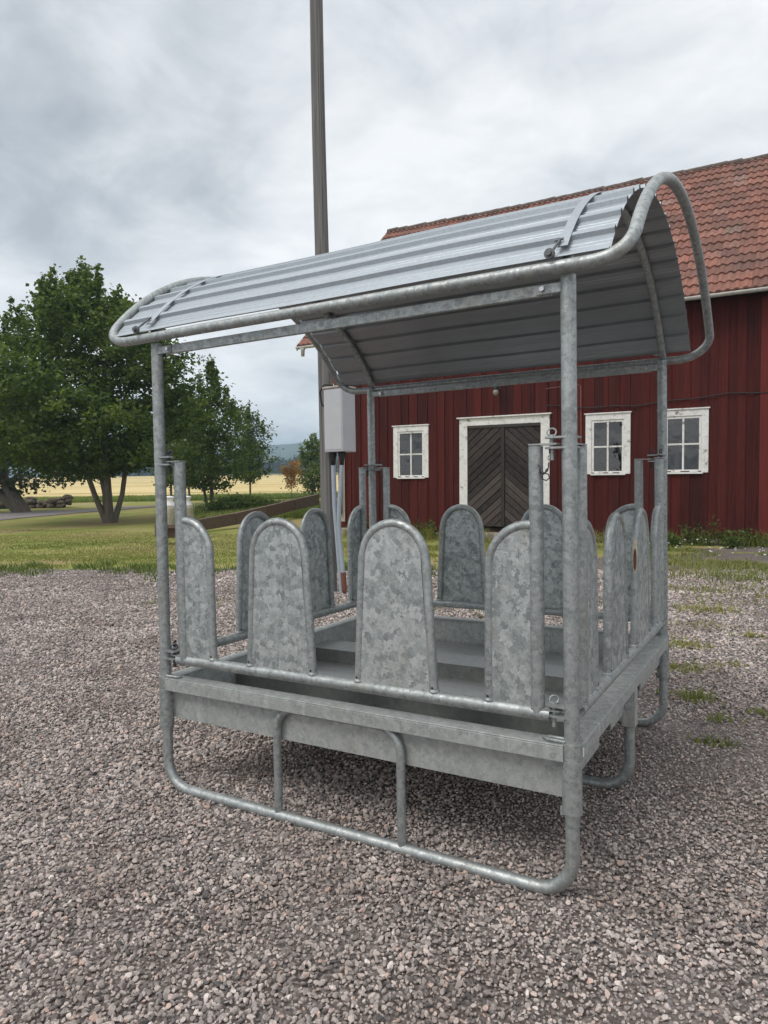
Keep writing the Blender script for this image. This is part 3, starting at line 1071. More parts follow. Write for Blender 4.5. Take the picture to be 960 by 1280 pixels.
# lamp under the eave
lz = 4.05
lamp = empty('wall_lamp', (-6.30, BY, lz), 'small black bracket lamp with pale bulb above the barn door', 'lamp')
mb = MB()
mb.box((-6.36, BY - 0.055, lz + 0.05), (-6.24, BY - 0.03, lz + 0.25))
mb.tube(fillet([(-6.30, BY - 0.05, lz + 0.15), (-6.30, BY - 0.28, lz + 0.22), (-6.30, BY - 0.28, lz + 0.08)], 0.05), 0.018, 8)
mb.build('bracket', M['black'], lamp)
mb = MB()
mb.lathe([(0.03, 0.16), (0.06, 0.12), (0.075, 0.03), (0.07, 0.0)][::-1], (-6.30, BY - 0.28, lz), 14)
mb.build('lamp_cap', M['black'], lamp)
mb = MB()
mb.lathe([(0.02, -0.16), (0.065, -0.13), (0.085, -0.07), (0.07, -0.002)], (-6.30, BY - 0.28, lz), 14)
mb.build('bulb', M['bulb'], lamp)

# ------------------------------------------------------------------ hay feeder
fd = empty('hay_feeder', (-1.0, 1.0, 0.0), 'galvanised square hay feeder with rounded head panels and curved sheet roof', 'hay feeder')
PR = 0.0268
CORN = [(0, 0), (-2, 0), (-2, 2), (0, 2)]
# posts with their lower sockets
for (x, y) in CORN:
    mb = MB()
    mb.tube([(x, y, 0.30), (x, y, 2.185)], PR, 20)
    post = mb.build('post', M['tube'], fd)
    mb = MB()
    mb.tube([(x, y, 0.318), (x, y, 0.566)], 0.0345, 20)
    # weld tab below
    mb.box((x - 0.042, y - 0.006, 0.305), (x - 0.028, y + 0.006, 0.335))
    mb.build('socket', M['tube'], post, origin=Vector(fd.location))
# hinge lugs and pins: one pair of plates for each gate at two heights
FO = Vector(fd.location)


def lug_set(mb, x, y, dx, dy, z, ring=True):
    """two rounded plates from a post towards the gate end, a pin through both with a ring on top"""
    for dz in (0.0, -0.036):
        n = 8
        ux, uy = dx, dy
        vx, vy = -dy, dx
        poly = []
        for (a, b_) in ((0.0, -0.026), (0.062, -0.026), (0.078, -0.018), (0.086, 0.0), (0.078, 0.018), (0.062, 0.026), (0.0, 0.026)):
            poly.append((x + ux * a + vx * b_, y + uy * a + vy * b_))
        mb.prism(poly, z + dz, z + dz + 0.007)


def pin_set(mb, x, y, dx, dy, z):
    px_, py_ = x + dx * 0.062, y + dy * 0.062
    mb.cyl((px_, py_, z - 0.075), (px_, py_, z + 0.014), 0.008, 10)
    tl = Vector((dx * 0.75 - dy * 0.4, dy * 0.75 + dx * 0.4, 0)).normalized()
    rp = []
    for k in range(16):
        a = 2 * math.pi * k / 16
        rp.append((px_ + tl.x * 0.016 * math.cos(a), py_ + tl.y * 0.016 * math.cos(a) + 0.004 * math.sin(a), z + 0.022 + 0.014 * math.sin(a)))
    mb.tube(rp, 0.0032, 6, closed=True)


for (x, y) in CORN:
    sx = -1 if x == 0 else 1
    sy = 1 if y == 0 else -1
    for dx, dy in ((sx, 0), (0, sy)):
        for z in (1.632, 0.690):
            mb = MB()
            lug_set(mb, x, y, dx, dy, z)
            hg = mb.build('hinge', M['tube'], fd)
            mb = MB()
            pin_set(mb, x, y, dx, dy, z)
            mb.build('pin', M['darksteel'] if (x, y) != (0, 0) else M['tube'], hg, origin=FO)
    # little keeper tab lying on the rim
    mb = MB()
    mb.tube([(x + sx * 0.02, y - sy * 0.014, 0.570), (x + sx * 0.08, y - sy * 0.014, 0.571), (x + sx * 0.10, y, 0.571), (x + sx * 0.08, y + sy * 0.016, 0.571), (x + sx * 0.03, y + sy * 0.016, 0.570)], 0.007, 8)
    mb.build('rim_keeper', M['tube'], fd)

# chain and clip hanging by the near right post
mb = MB()
cp = [(-0.108, -0.012, 1.585), (-0.106, -0.016, 1.545), (-0.098, -0.018, 1.515), (-0.082, -0.018, 1.512), (-0.070, -0.016, 1.53), (-0.066, -0.012, 1.60)]
for i in range(len(cp) - 1):
    for k in range(3):
        p = Vector(cp[i]).lerp(Vector(cp[i + 1]), (k + 0.5) / 3)
        d_ = (Vector(cp[i + 1]) - Vector(cp[i])).normalized()
        s_ = d_.cross(Vector((0, 1, 0))).normalized() if k % 2 else Vector((0, 1, 0))
        mb.tube([p + d_ * 0.008 * math.cos(2 * math.pi * j / 8) + s_ * 0.0035 * math.sin(2 * math.pi * j / 8) for j in range(8)], 0.0013, 5, closed=True)
mb.tube([(-0.085, -0.018, 1.512), (-0.070, -0.018, 1.508), (-0.066, -0.018, 1.494), (-0.078, -0.018, 1.486), (-0.092, -0.018, 1.492), (-0.090, -0.018, 1.506)], 0.0024, 6, closed=True)
mb.build('safety_chain', M['darksteel'], fd)

# gates: local frame u along the gate, origin at its start post; outside is at -n
H_TOP, H_ARCH, H_RAIL = 1.607, 1.330, 0.656


def gate(org, ux, uy, off=0.0165, ex=0.013):
    def P(u, z, off=0.0):
        nx, ny = -uy, ux        # outward normal
        return (org[0] + ux * u + nx * off, org[1] + uy * u + ny * off, z)
    e0, e1 = 0.120, 1.866
    c = (e0 + e1) / 2
    mb = MB()
    rail = fillet([P(e0 - 0.045, H_RAIL), P(e1 + 0.045, H_RAIL)], 0.02)
    mb.tube(rail, 0.0245, 16)
    for e in (e0, e1):
        mb.tube([P(e, H_RAIL), P(e, H_TOP)], 0.0255, 16)
    # flat tabs reaching to the hinge pins
    for e, s_ in ((e0, -1), (e1, 1)):
        for z in (H_TOP + 0.003, H_RAIL + 0.016):
            a, b_ = e - s_ * 0.02, e + s_ * 0.078
            q = [P(a, 0, 0.022), P(b_, 0, 0.016), P(b_ + s_ * 0.012, 0, 0), P(b_, 0, -0.016), P(a, 0, -0.022)]
            mb.prism([(p[0], p[1]) for p in q][::int(-s_)], z, z + 0.006)
    g = mb.build('gate', M['tube'], fd)
    # head panels: bent tube round a flat sheet
    TR = 0.0185
    items = []
    for sgn in (-1, 1):
        cc = c + 0.0 + sgn * 0.288
        hb, ht, ra = 0.172, 0.140, 0.140
        tubepts = [P(cc - hb, H_RAIL + 0.01)]
        tubepts.append(P(cc - ht - 0.004, H_ARCH - ra))
        for k in range(1, 16):
            a = math.pi - math.pi * k / 16
            tubepts.append(P(cc + ht * math.cos(a), H_ARCH - ra + ra * math.sin(a)))
        tubepts.append(P(cc + ht + 0.004, H_ARCH - ra))
        tubepts.append(P(cc + hb, H_RAIL + 0.01))
        items.append(tubepts)
    for s_, e in ((1, e0), (-1, e1)):
        wv = 0.178
        ra = 0.155
        tubepts = [P(e + s_ * 0.01, H_ARCH - 0.004)]
        for k in range(0, 11):
            a = math.pi / 2 - math.pi / 2 * k / 10
            tubepts.append(P(e + s_ * (wv - ra + ra * math.cos(a)), H_ARCH - ra + ra * math.sin(a)))
        tubepts.append(P(e + s_ * (wv + 0.007), H_RAIL + 0.01))
        items.append(tubepts)
    for idx, tp in enumerate(items):
        mb = MB()
        mb.tube(tp, TR, 14)
        feet = (tp[0], tp[-1]) if idx < 2 else (tp[-1],)
        for q_ in feet:
            wb = Vector((q_[0], q_[1], H_RAIL + 0.0225))
            mb.tube([wb, wb + Vector((0, 0, 0.004)), wb + Vector((0, 0, 0.009))], [TR + 0.004, TR + 0.0035, TR + 0.0005], 14)
        mb.cur = 1
        onx, ony = -uy, ux
        for q_ in feet:
            for sg in (1, -1):
                h0 = Vector((q_[0] + sg * onx * (TR - 0.002), q_[1] + sg * ony * (TR - 0.002), H_RAIL + 0.040))
                mb.cyl(h0, h0 + Vector((sg * onx * 0.0026, sg * ony * 0.0026, 0)), 0.0048, 8)
        fr = mb.build('panel_frame', [M['tube'], M['black']], g, origin=FO)
        mb = MB()
        if idx < 2:
            cc = c + (-1, 1)[idx] * 0.288
            outl = [P(cc - 0.172 - ex, H_RAIL + 0.01)]
            for k in range(0, 25):
                a = math.pi - math.pi * k / 24
                outl.append(P(cc + (0.140 + ex) * math.cos(a), H_ARCH - 0.140 + (0.140 + ex) * math.sin(a)))
            outl.append(P(cc + 0.172 + ex, H_RAIL + 0.01))
        else:
            e, s_ = (e0, 1) if idx == 2 else (e1, -1)
            outl = [P(e + s_ * 0.012, H_RAIL + 0.01), P(e + s_ * 0.012, H_ARCH - 0.004 + ex)]
            for k in range(0, 17):
                a = math.pi / 2 - math.pi / 2 * k / 16
                outl.append(P(e + s_ * (0.178 - 0.155 + (0.155 + ex) * math.cos(a)), H_ARCH - 0.155 + (0.155 + ex) * math.sin(a)))
            outl.append(P(e + s_ * (0.185 + ex), H_RAIL + 0.01))
        n_ = len(outl)
        nx, ny = -uy, ux
        off = 0.011
        A = [(p[0] + nx * off, p[1] + ny * off, p[2]) for p in outl]
        B = [(p[0] + nx * (off - 0.003), p[1] + ny * (off - 0.003), p[2]) for p in outl]
        mb.add(A + B, [tuple(range(n_)), tuple(range(n_, 2 * n_))[::-1]])
        mb.build('head_panel', M['panel'], g, origin=FO)
    return g


gF = gate((0, 0), -1, 0, 0.002, -0.013)
gR = gate((0, 2), 0, -1)
gB = gate((-2, 2), 1, 0)
gL = gate((-2, 0), 0, 1)
# worn oval on the second full panel of the right gate: zinc rubbed down to the brown steel on the tube's front edge
yc, zc0 = 2 - (0.120 + 1.866) / 2 + 0.288, 1.10       # centre line of that panel
mb = MB()
for rz, rx, lift, mi_ in ((0.088, 0.0105, 0.0006, 0), (0.056, 0.0075, 0.0011, 1)):
    mb.cur = mi_
    vs = [(0.0, 0.0, 0.0)] * 0
    ring_n = 7
    pts_ = []
    for iz in range(13):
        tz = -1 + 2 * iz / 12
        halfw = rx * math.sqrt(max(0.0, 1 - tz * tz)) / 0.0185
        z = zc0 + 0.02 * (mi_ == 0) + rz * tz
        fy = (z - (H_RAIL + 0.01)) / (H_ARCH - 0.140 - (H_RAIL + 0.01))
        y0 = yc - (0.172 + (0.144 - 0.172) * fy)
        for k in range(ring_n):
            an = halfw * (-1 + 2 * k / (ring_n - 1)) + 0.25
            rr = 0.0185 + lift
            pts_.append((rr * math.sin(an), y0 - rr * math.cos(an), z))
    fs = []
    for iz in range(12):
        for k in range(ring_n - 1):
            a = iz * ring_n + k
            fs.append((a, a + 1, a + ring_n + 1, a + ring_n))
    mb.add(pts_, fs, True)
worn_parent = [c_ for c_ in gR.children if c_.name.startswith('panel_frame')][1]
mb.build('worn_patch', [M['rustedge'], M['rust']], gR, origin=FO)

# tray: rim, panels, floor with two fork tunnels
mb = MB()
o, i_, zt_, zb_ = 0.032, 0.048, 0.563, 0.503
c_ = 0.022        # the rim butts against the corner sockets
for (x0, y0, x1, y1) in ((-2 + c_, -o, -c_, i_), (-2 + c_, 2 - i_, -c_, 2 + o), (-2 - o, c_, -2 + i_, 2 - c_), (-i_, c_, o, 2 - c_)):
    dz = 0.0 if x1 - x0 > 1 else -0.0025
    mb.box((x0, y0, zt_ - 0.006 + dz), (x1, y1, zt_ + dz))
for (x0, y0, x1, y1) in ((-2 + c_, -o, -c_, -o + 0.005), (-2 + c_, 2 + o - 0.005, -c_, 2 + o), (-2 - o, c_, -2 - o + 0.005, 2 - c_), (o - 0.005, c_, o, 2 - c_)):
    mb.box((x0, y0, zb_), (x1, y1, zt_ - (0.0061 if x1 - x0 > 1 else 0.0086)))
rim = mb.build('tray_rim', M['tray'], fd, bevel=0.003)
TUN = ((0.46, 0.68), (1.14, 1.36))
mb = MB()
FZ = 0.392
for yy in (0.0205, 2 - 0.0245):
    mb.box((-2 + 0.03, yy, 0.358), (-0.03, yy + 0.004, zt_ - 0.007))
for xx in (-2 + 0.03, -0.018):
    # side skirts, stepped at the fork tunnels
    prof = [(0.045, 0.40)]
    for (a, b_) in TUN:
        prof += [(a, 0.40), (a, 0.478), (b_, 0.478), (b_, 0.40)]
    prof += [(1.955, 0.40), (1.955, zt_ - 0.007), (0.045, zt_ - 0.007)]
    n_ = len(prof)
    # strip quads so the notches stay clean
    xs_ = [0.045, TUN[0][0], TUN[0][1], TUN[1][0], TUN[1][1], 1.955]
    for k in range(5):
        zlo = 0.478 if k in (1, 3) else 0.40
        mb.box((xx, xs_[k], zlo), (xx + 0.004, xs_[k + 1], zt_ - 0.007))
mb.build('tray_side', M['tray'], fd)
mb = MB()
ys_ = [0.046, TUN[0][0], TUN[0][1], TUN[1][0], TUN[1][1], 1.954]
for k in range(5):
    zz0 = 0.476 if k in (1, 3) else FZ
    mb.box((-1.964, ys_[k], zz0), (-0.020, ys_[k + 1], zz0 + 0.004))
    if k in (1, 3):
        mb.cur = 1  # upright tunnel faces take the darker zinc as painted shade
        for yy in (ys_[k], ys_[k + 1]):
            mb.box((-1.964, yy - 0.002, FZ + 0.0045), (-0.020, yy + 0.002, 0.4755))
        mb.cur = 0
mb.build('tray_floor', [M['floor'], M['shadezinc']], fd)
mb = MB()
mb.box((o + 0.0005, 0.018, 0.515), (o + 0.002, 0.034, 0.545))
mb.build('sticker', M['sticker'], fd)

# skids: front, middle and back ground tubes, each one bent up at both ends
SR = 0.0245
for yy in (0.0, 1.0, 2.0):
    mb = MB()
    mb.tube(fillet([(0, yy, 0.345 if yy != 1 else 0.48), (0, yy, SR - 0.005), (-2, yy, SR - 0.005), (-2, yy, 0.345 if yy != 1 else 0.48)], 0.135, 10), SR, 18)
    sk = mb.build('skid', M['tube'], fd)
    if yy == 1.0:
        for xx in (0.0, -2.0):
            mb = MB()
            mb.box((xx - 0.032, yy - 0.032, 0.325), (xx + 0.032, yy + 0.032, 0.503))
            mb.build('socket', M['tray'], sk, origin=FO, bevel=0.004)
            mb = MB()
            mb.cyl((xx, yy - 0.030, 0.43), (xx, yy - 0.045, 0.43), 0.014, 6)
            mb.build('bolt', M['bolt'], sk, origin=FO)
    else:
        s_ = 1 if yy == 0 else -1
        mb = MB()
        mb.tube(fillet([(-0.687, yy, SR), (-0.687, yy, 0.508), (-1.313, yy, 0.508), (-1.313, yy, SR)], 0.105, 9), 0.0185, 14)
        mb.build('brace', M['tube'], sk, origin=FO)

# roof frame
RC_Y, RC_Z, RA = 1.0, 1.36, 1.337
HC_Z = 1.408
EY = 1.05


def arc_pts(xx, rad, a0, a1, n=40):
    return [(xx, RC_Y + rad * math.sin(a), RC_Z + rad * math.cos(a)) for a in np.linspace(a0, a1, n)]


XH0, XH1 = -2.295, 0.238
HR = 1.3316
amax = math.asin(1.04 / HR)
ez = 2.205
ring = []
# right hoop, back to front, then the front eave tube, left hoop, back eave tube
right_arc = [(XH1 + 0.020 * a / amax, RC_Y + HR * math.sin(a), HC_Z + HR * math.cos(a)) for a in np.linspace(amax * 0.93, -amax * 0.93, 48)]
left_arc = [(XH0, RC_Y + HR * math.sin(a), HC_Z + HR * math.cos(a)) for a in np.linspace(-amax * 0.93, amax * 0.93, 48)]


def bend(p, t0, q, t1, n=10):
    """smooth cubic between two ends with given directions"""
    p, q, t0, t1 = Vector(p), Vector(q), Vector(t0), Vector(t1)
    res = []
    for k in range(1, n):
        s_ = k / n
        h00, h10, h01, h11 = 2 * s_**3 - 3 * s_**2 + 1, s_**3 - 2 * s_**2 + s_, -2 * s_**3 + 3 * s_**2, s_**3 - s_**2
        res.append(p * h00 + t0 * h10 + q * h01 + t1 * h11)
    return res


def arcdir(p, nxt):
    return (Vector(nxt) - Vector(p)).normalized()


ring += [Vector(p) for p in right_arc]
pF = Vector((XH1 - 0.15, RC_Y - EY, ez)); qF = Vector((XH0 + 0.15, RC_Y - EY, ez))
ring += bend(right_arc[-1], arcdir(right_arc[-2], right_arc[-1]) * 0.24, pF, Vector((-1, 0, 0)) * 0.24)
ring += [pF.lerp(qF, k / 12) for k in range(13)]
ring += bend(qF, Vector((-1, 0, 0)) * 0.24, left_arc[0], arcdir(left_arc[0], left_arc[1]) * 0.24)
ring += [Vector(p) for p in left_arc]
pB = Vector((XH0 + 0.15, RC_Y + EY, ez - 0.015)); qB = Vector((XH1 - 0.15, RC_Y + EY, ez - 0.015))
ring += bend(left_arc[-1], arcdir(left_arc[-2], left_arc[-1]) * 0.24, pB, Vector((1, 0, 0)) * 0.24)
ring += [pB.lerp(qB, k / 12) for k in range(13)]
ring += bend(qB, Vector((1, 0, 0)) * 0.24, right_arc[0], arcdir(right_arc[0], right_arc[1]) * 0.24)
mb = MB()
mb.tube(ring, 0.0225, 16, closed=True)
mb.build('roof_frame', M['tube'], fd)
for xx in (0.0, -2.0):
    mb = MB()
    mb.tube(arc_pts(xx, RA, -amax * 0.99, amax * 0.99), 0.019, 14)
    mb.build('roof_arch', M['tube'], fd)
for yy in (0.0, 2.0):
    mb = MB()
    s_ = -1 if yy == 0 else 1
    mb.box((-1.930, yy - 0.010, 2.127), (-0.058, yy + 0.010, 2.168))
    for xx in (0.0, -2.0):
        k = -1 if xx == 0 else 1
        mb.box((min(xx + k * 0.02, xx + k * 0.11), yy - 0.0165, 2.130), (max(xx + k * 0.02, xx + k * 0.11), yy - 0.0105, 2.165))
    bar = mb.build('crossbar', M['tube'], fd, bevel=0.002)
    for xx in (-0.085, -1.905):
        mb = MB()
        mb.cyl((xx, yy - 0.030, 2.1475), (xx, yy + 0.024, 2.1475), 0.009, 6)
        mb.build('bolt', M['bolt'], bar, origin=FO)
# corrugated roof sheet: trapezoid ribs running lengthwise, wrapped over the arches
BASE_R, RIB = 1.358, 0.0155
a_end = math.asin(1.045 / BASE_R)
NR = 18
prof = []
for k in range(NR + 1):
    a = -a_end + 2 * a_end * k / NR
    pitch = 2 * a_end / NR
    if k < NR:
        for (q, h) in ((0.0, RIB), (0.08, RIB), (0.14, 0.0), (0.40, 0.0), (0.43, 0.0022), (0.46, 0.0), (0.56, 0.0), (0.59, 0.0022), (0.62, 0.0), (0.86, 0.0), (0.92, RIB)):
            prof.append((a + q * pitch, h))
    else:
        prof.append((a, RIB))
XS0, XS1 = -2.262, 0.150
xs_ = np.linspace(XS0, XS1, 25)
vs, fs = [], []
for lay in (0.0009, -0.0009):
    for xx in xs_:
        for (a, h) in prof:
            rr = BASE_R + h + lay
            vs.append((xx, RC_Y + rr * math.sin(a), RC_Z + rr * math.cos(a) + 0.0015 * math.sin(xx * 5 + a * 3)))
npf = len(prof)
nl = len(xs_) * npf
for i in range(len(xs_) - 1):
    for k in range(npf - 1):
        a = i * npf + k
        fs.append((a, a + npf, a + npf + 1, a + 1))
        fs.append((nl + a, nl + a + 1, nl + a + npf + 1, nl + a + npf))
for k in range(npf - 1):
    fs.append((k, k + 1, nl + k + 1, nl + k))
    a = (len(xs_) - 1) * npf + k
    fs.append((a, nl + a, nl + a + 1, a + 1))
for i in range(len(xs_) - 1):
    a = i * npf
    fs.append((a, nl + a, nl + a + npf, a + npf))
    a = i * npf + npf - 1
    fs.append((a, a + npf, nl + a + npf, nl + a))
mb = MB(); mb.add(vs, fs)
for k in range(len(mb.mi)):          # the sheet's underside has a dull grey back coat
    if min(fs[k]) >= nl: mb.mi[k] = 1
mb.build('roof_sheet', [M['sheet'], M['backcoat']], fd)
# tension straps over the sheet, with hook bolts at the front eave
for xx in (-0.012, -2.025):
    mb = MB()
    vs, fs = [], []
    aa = np.linspace(-a_end * 0.955, a_end * 0.955, 60)
    for a in aa:
        for (dx, dr) in ((-0.0175, 0.0168), (0.0175, 0.0168), (0.0175, 0.0196), (-0.0175, 0.0196)):
            rr = BASE_R + dr
            vs.append((xx + dx, RC_Y + rr * math.sin(a), RC_Z + rr * math.cos(a)))
    for i in range(len(aa) - 1):
        for k in range(4):
            l = (k + 1) % 4
            fs.append((4 * i + k, 4 * i + l, 4 * (i + 1) + l, 4 * (i + 1) + k))
    mb.add(vs, fs)
    strap = mb.build('strap', M['sheet'], fd)
    for s_ in (-1, 1):
        mb = MB()
        a = s_ * a_end * 0.93
        rr = BASE_R + 0.026
        p0 = Vector((xx - 0.012, RC_Y + rr * math.sin(a), RC_Z + rr * math.cos(a)))
        p1 = Vector((xx - 0.024, RC_Y + s_ * 1.080, 2.246))
        mb.cyl(p0, p1, 0.0048, 8)
        mb.cyl(p0 + Vector((-0.018, 0, 0.0)), p0 + Vector((0.012, 0, 0.003)), 0.0045, 6)
        c0 = Vector((xx - 0.030, RC_Y + s_ * 1.068, 2.246))
        mb.cyl(c0, c0 + Vector((0, s_ * 0.012, 0)), 0.018, 18)
        mb.cyl(c0 + Vector((0, s_ * 0.010, 0)), c0 + Vector((0, s_ * 0.024, 0)), 0.010, 6)
        mb.build('tension_bolt', M['dullsteel'], strap, origin=FO)

# ------------------------------------------------------------------ pole with meter cabinet
pb = CAM + FH * 10.0 + RH * ((411.0 - 480) / FPX * 10.0)
PX, PY = -5.045, 5.83
mb = MB()
pp, pr = [], []
for k in range(15):
    z = -0.3 + 13.3 * k / 14
    pp.append((PX - 0.0030 * z + 0.012 * math.sin(z * 0.7), PY + 0.001 * z, z))
    pr.append(0.108 - 0.0022 * max(z, 0))
mb.tube(pp, pr, 20)
pole = mb.build('utility_pole', M['pole'], origin=Vector((PX, PY, 0)))
tag(pole, 'tall weathered wooden utility pole rising behind the hay feeder', 'utility pole')
# cabinet: seen on its corner, so it is turned towards the yard
CBX, CBY = -4.78, 5.78
cab = empty('meter_cabinet', (CBX, CBY, 1.98), 'grey electric meter cabinet mounted on the wooden pole', 'cabinet')
CO = Vector(cab.location)
RZ = Matrix.Rotation(R(-6), 4, 'Z')
RZ.translation = Vector((CBX, CBY, 0))
mb = MB()
CW, CD = 0.165, 0.145
mb.box((-CW, -CD, 1.97), (CW, CD, 2.84), RZ)
mb.build('cabinet_body', M['boxgrey'], cab, bevel=0.012)
mb = MB()
mb.box((-CW - 0.012, -CD - 0.015, 2.842), (CW + 0.012, CD + 0.012, 2.868), RZ)
mb.build('cabinet_lid', M['boxlid'], cab, bevel=0.006)
mb = MB()
mb.box((-CW + 0.02, -CD - 0.006, 2.0), (CW - 0.015, -CD - 0.001, 2.81), RZ)
mb.build('cabinet_door', M['boxgrey'], cab, bevel=0.003)
for sx_ in (-0.10, 0.055):
    mb = MB()
    mb.lathe([(0.028, -0.19), (0.035, -0.10), (0.055, -0.02), (0.055, -0.002)], RZ @ Vector((sx_, -0.04, 1.97)), 12)
    mb.build('cable_gland', M['black'], cab)
mb = MB()
a0 = RZ @ Vector((-0.10, -0.04, 1.79)); a1 = RZ @ Vector((0.055, -0.04, 1.79))
mb.tube([a0, (a0.x + 0.01, a0.y, 1.2), (a0.x + 0.07, a0.y, 0.4), (a0.x + 0.10, a0.y, 0.0)], 0.033, 12)
mb.build('conduit', M['conduit'], cab)
mb = MB()
mb.tube([a1, (a1.x - 0.05, a1.y, 1.3), (a1.x - 0.075, a1.y, 0.95), (a1.x - 0.02, a1.y, 0.34), (a1.x - 0.01, a1.y, 0.24)], 0.030, 12)
mb.build('conduit', M['conduit'], cab)
mb = MB()
mb.tube([(a1.x - 0.012, a1.y, 0.30), (a1.x + 0.002, a1.y, 0.04)], 0.036, 12)
mb.tube([(a1.x + 0.0, a1.y, 0.05), (a1.x + 0.0, a1.y, -0.03)], 0.02, 8)
mb.build('cable_end', M['rust'], cab)
mb = MB()
p = RZ @ Vector((-CW, -CD, 0))
mb.tube(fillet([(p.x + 0.10, p.y + 0.1, 2.90), (p.x - 0.01, p.y + 0.02, 2.91), (p.x - 0.06, p.y, 2.80), (p.x - 0.04, p.y + 0.02, 2.62), (p.x + 0.02, p.y + 0.1, 2.58)], 0.06), 0.011, 8)
mb.build('supply_cable', M['black'], cab)
mb = MB()
mb.tube(fillet([(PX + 0.10, PY - 0.03, 3.10), (PX + 0.26, PY - 0.06, 3.03), (PX + 0.36, PY - 0.06, 2.96), (PX + 0.34, PY - 0.06, 2.88), (PX + 0.22, PY - 0.06, 2.875)], 0.06), 0.008, 6)
mb.build('thin_cable', M['cablewhite'], cab)

# ------------------------------------------------------------------ timber edging, milk cans, stones
p0 = CAM + FH * 22.9 + RH * ((195 - 480) / FPX * 22.9); p1 = CAM + FH * 32.0 + RH * ((398 - 480) / FPX * 32.0)
mb = MB()
n_ = 5
zA = [(-0.05, 0.40), (0.05, 0.46), (0.16, 0.60), (0.33, 0.80), (0.56, 1.02), (0.74, 1.22)]
for k in range(n_):
    a, b_ = p0.lerp(p1, k / n_), p0.lerp(p1, (k + 1) / n_ - 0.004)
    d_ = (b_ - a).normalized(); nn = Vector((-d_.y, d_.x, 0)) * 0.09
    (za, zc_), (zb2, zd) = zA[k], zA[k + 1]
    vs = [a - nn, a + nn, b_ + nn, b_ - nn]
    q = [(v.x, v.y, z) for v, z in zip(vs, (za, za, zb2, zb2))] + [(v.x, v.y, z) for v, z in zip(vs, (zc_, zc_, zd, zd))]
    mb.add(q, [(0, 3, 2, 1), (4, 5, 6, 7), (0, 1, 5, 4), (1, 2, 6, 5), (2, 3, 7, 6), (3, 0, 4, 7)])
tag(mb.build('timber_edging', M['timber'], bevel=0.01), 'brown timber edging holding the grass bank behind the feeder', 'edging')

st = CAM + FH * 19.5 + RH * ((222 - 480) / FPX * 19.5)
stand = empty('milk_stand', (st.x, st.y, 0), 'low wooden block stand carrying two old milk cans', 'stand')
mb = MB()
Q = Matrix.Rotation(YAW, 4, 'Z'); Q.translation = Vector((st.x, st.y, 0))
for k in range(4):
    mb.box((-0.52, -0.30 + 0.152 * k, 0.46), (0.52, -0.155 + 0.152 * k, 0.52), Q)
mb.build('platform', M['timber'], stand)
mb = MB()
for sx_ in (-0.44, 0.44):
    mb.box((sx_ - 0.06, -0.26, -0.05), (sx_ + 0.06, 0.26, 0.46), Q)
mb.box((-0.378, -0.04, 0.18), (0.378, 0.04, 0.455), Q)
mb.build('trestle', M['timber'], stand)
for k, (dx, lab) in enumerate(((-0.235, 'left of two old milk cans on the low wooden stand, yellowed metal'), (0.235, 'right of two old milk cans on the low wooden stand, half behind the gate post'))):
    q = Q @ Vector((dx, 0, 0.525))
    can = empty('milk_can', (q.x, q.y, q.z), lab, 'milk can', 'milk cans on the stand')
    mb = MB()
    mb.lathe([(0.185, 0.0), (0.195, 0.02), (0.195, 0.46), (0.19, 0.50)], q, 24)
    mb.build('can_body', M['cloche'], can)
    mb = MB()
    mb.lathe([(0.19, 0.502), (0.165, 0.58), (0.125, 0.64), (0.115, 0.70), (0.14, 0.74), (0.15, 0.755)], q, 24)
    mb.build('can_neck', M['canpaint'], can)
    mb = MB()
    mb.lathe([(0.155, 0.757), (0.155, 0.775), (0.10, 0.80), (0.03, 0.81)], q, 24)
    mb.build('lid', M['canpaint'], can)
    for s_ in (-1, 1):
        mb = MB()
        hp = [Vector((s_ * 0.16, 0, 0.60)), Vector((s_ * 0.23, 0, 0.60)), Vector((s_ * 0.235, 0, 0.48)), Vector((s_ * 0.193, 0, 0.44))]
        mb.tube(fillet([q + Q.to_3x3() @ v for v in hp], 0.03), 0.011, 8)
        mb.build('handle', M['cloche'], can)


def rock(mb, c, r, squash=0.7, seed=0):
    rg = random.Random(seed)
    dirs = [Vector((rg.gauss(0, 1), rg.gauss(0, 1), rg.gauss(0, 1))).normalized() for _ in range(9)]
    vs, fs = [], []
    nu, nv = 12, 7
    for j in range(nv + 1):
        th = math.pi * j / nv
        for i in range(nu):
            ph = 2 * math.pi * i / nu
            d = Vector((math.sin(th) * math.cos(ph), math.sin(th) * math.sin(ph), math.cos(th)))
            k = 1.0
            for q in dirs:
                k = min(k, 0.78 / max(0.3, d.dot(q))) if d.dot(q) > 0 else k
            vs.append(Vector(c) + Vector((d.x * r * k, d.y * r * k, d.z * r * squash * k)))
    for j in range(nv):
        for i in range(nu):
            l = (i + 1) % nu
            fs.append((j * nu + i, (j + 1) * nu + i, (j + 1) * nu + l, j * nu + l))
    mb.add(vs, fs)


mb = MB()
rg = random.Random(5)
for k in range(170):
    px = rg.uniform(-40, 88)
    d = 52 + rg.uniform(-0.9, 0.9)
    top = 0.72 if px > 68 else 0.5 + 0.2 * math.sin(px * 0.2)
    p = world_at(px, d)
    p.z += rg.uniform(0.0, top)
    rock(mb, p, rg.uniform(0.18, 0.42), 0.7, k)
c = world_at(40, 52)
tag(mb.build('stone_wall', M['fieldstone'], origin=c), 'low tumbled dry stone wall at the field edge beside the leaning tree', 'stone wall')


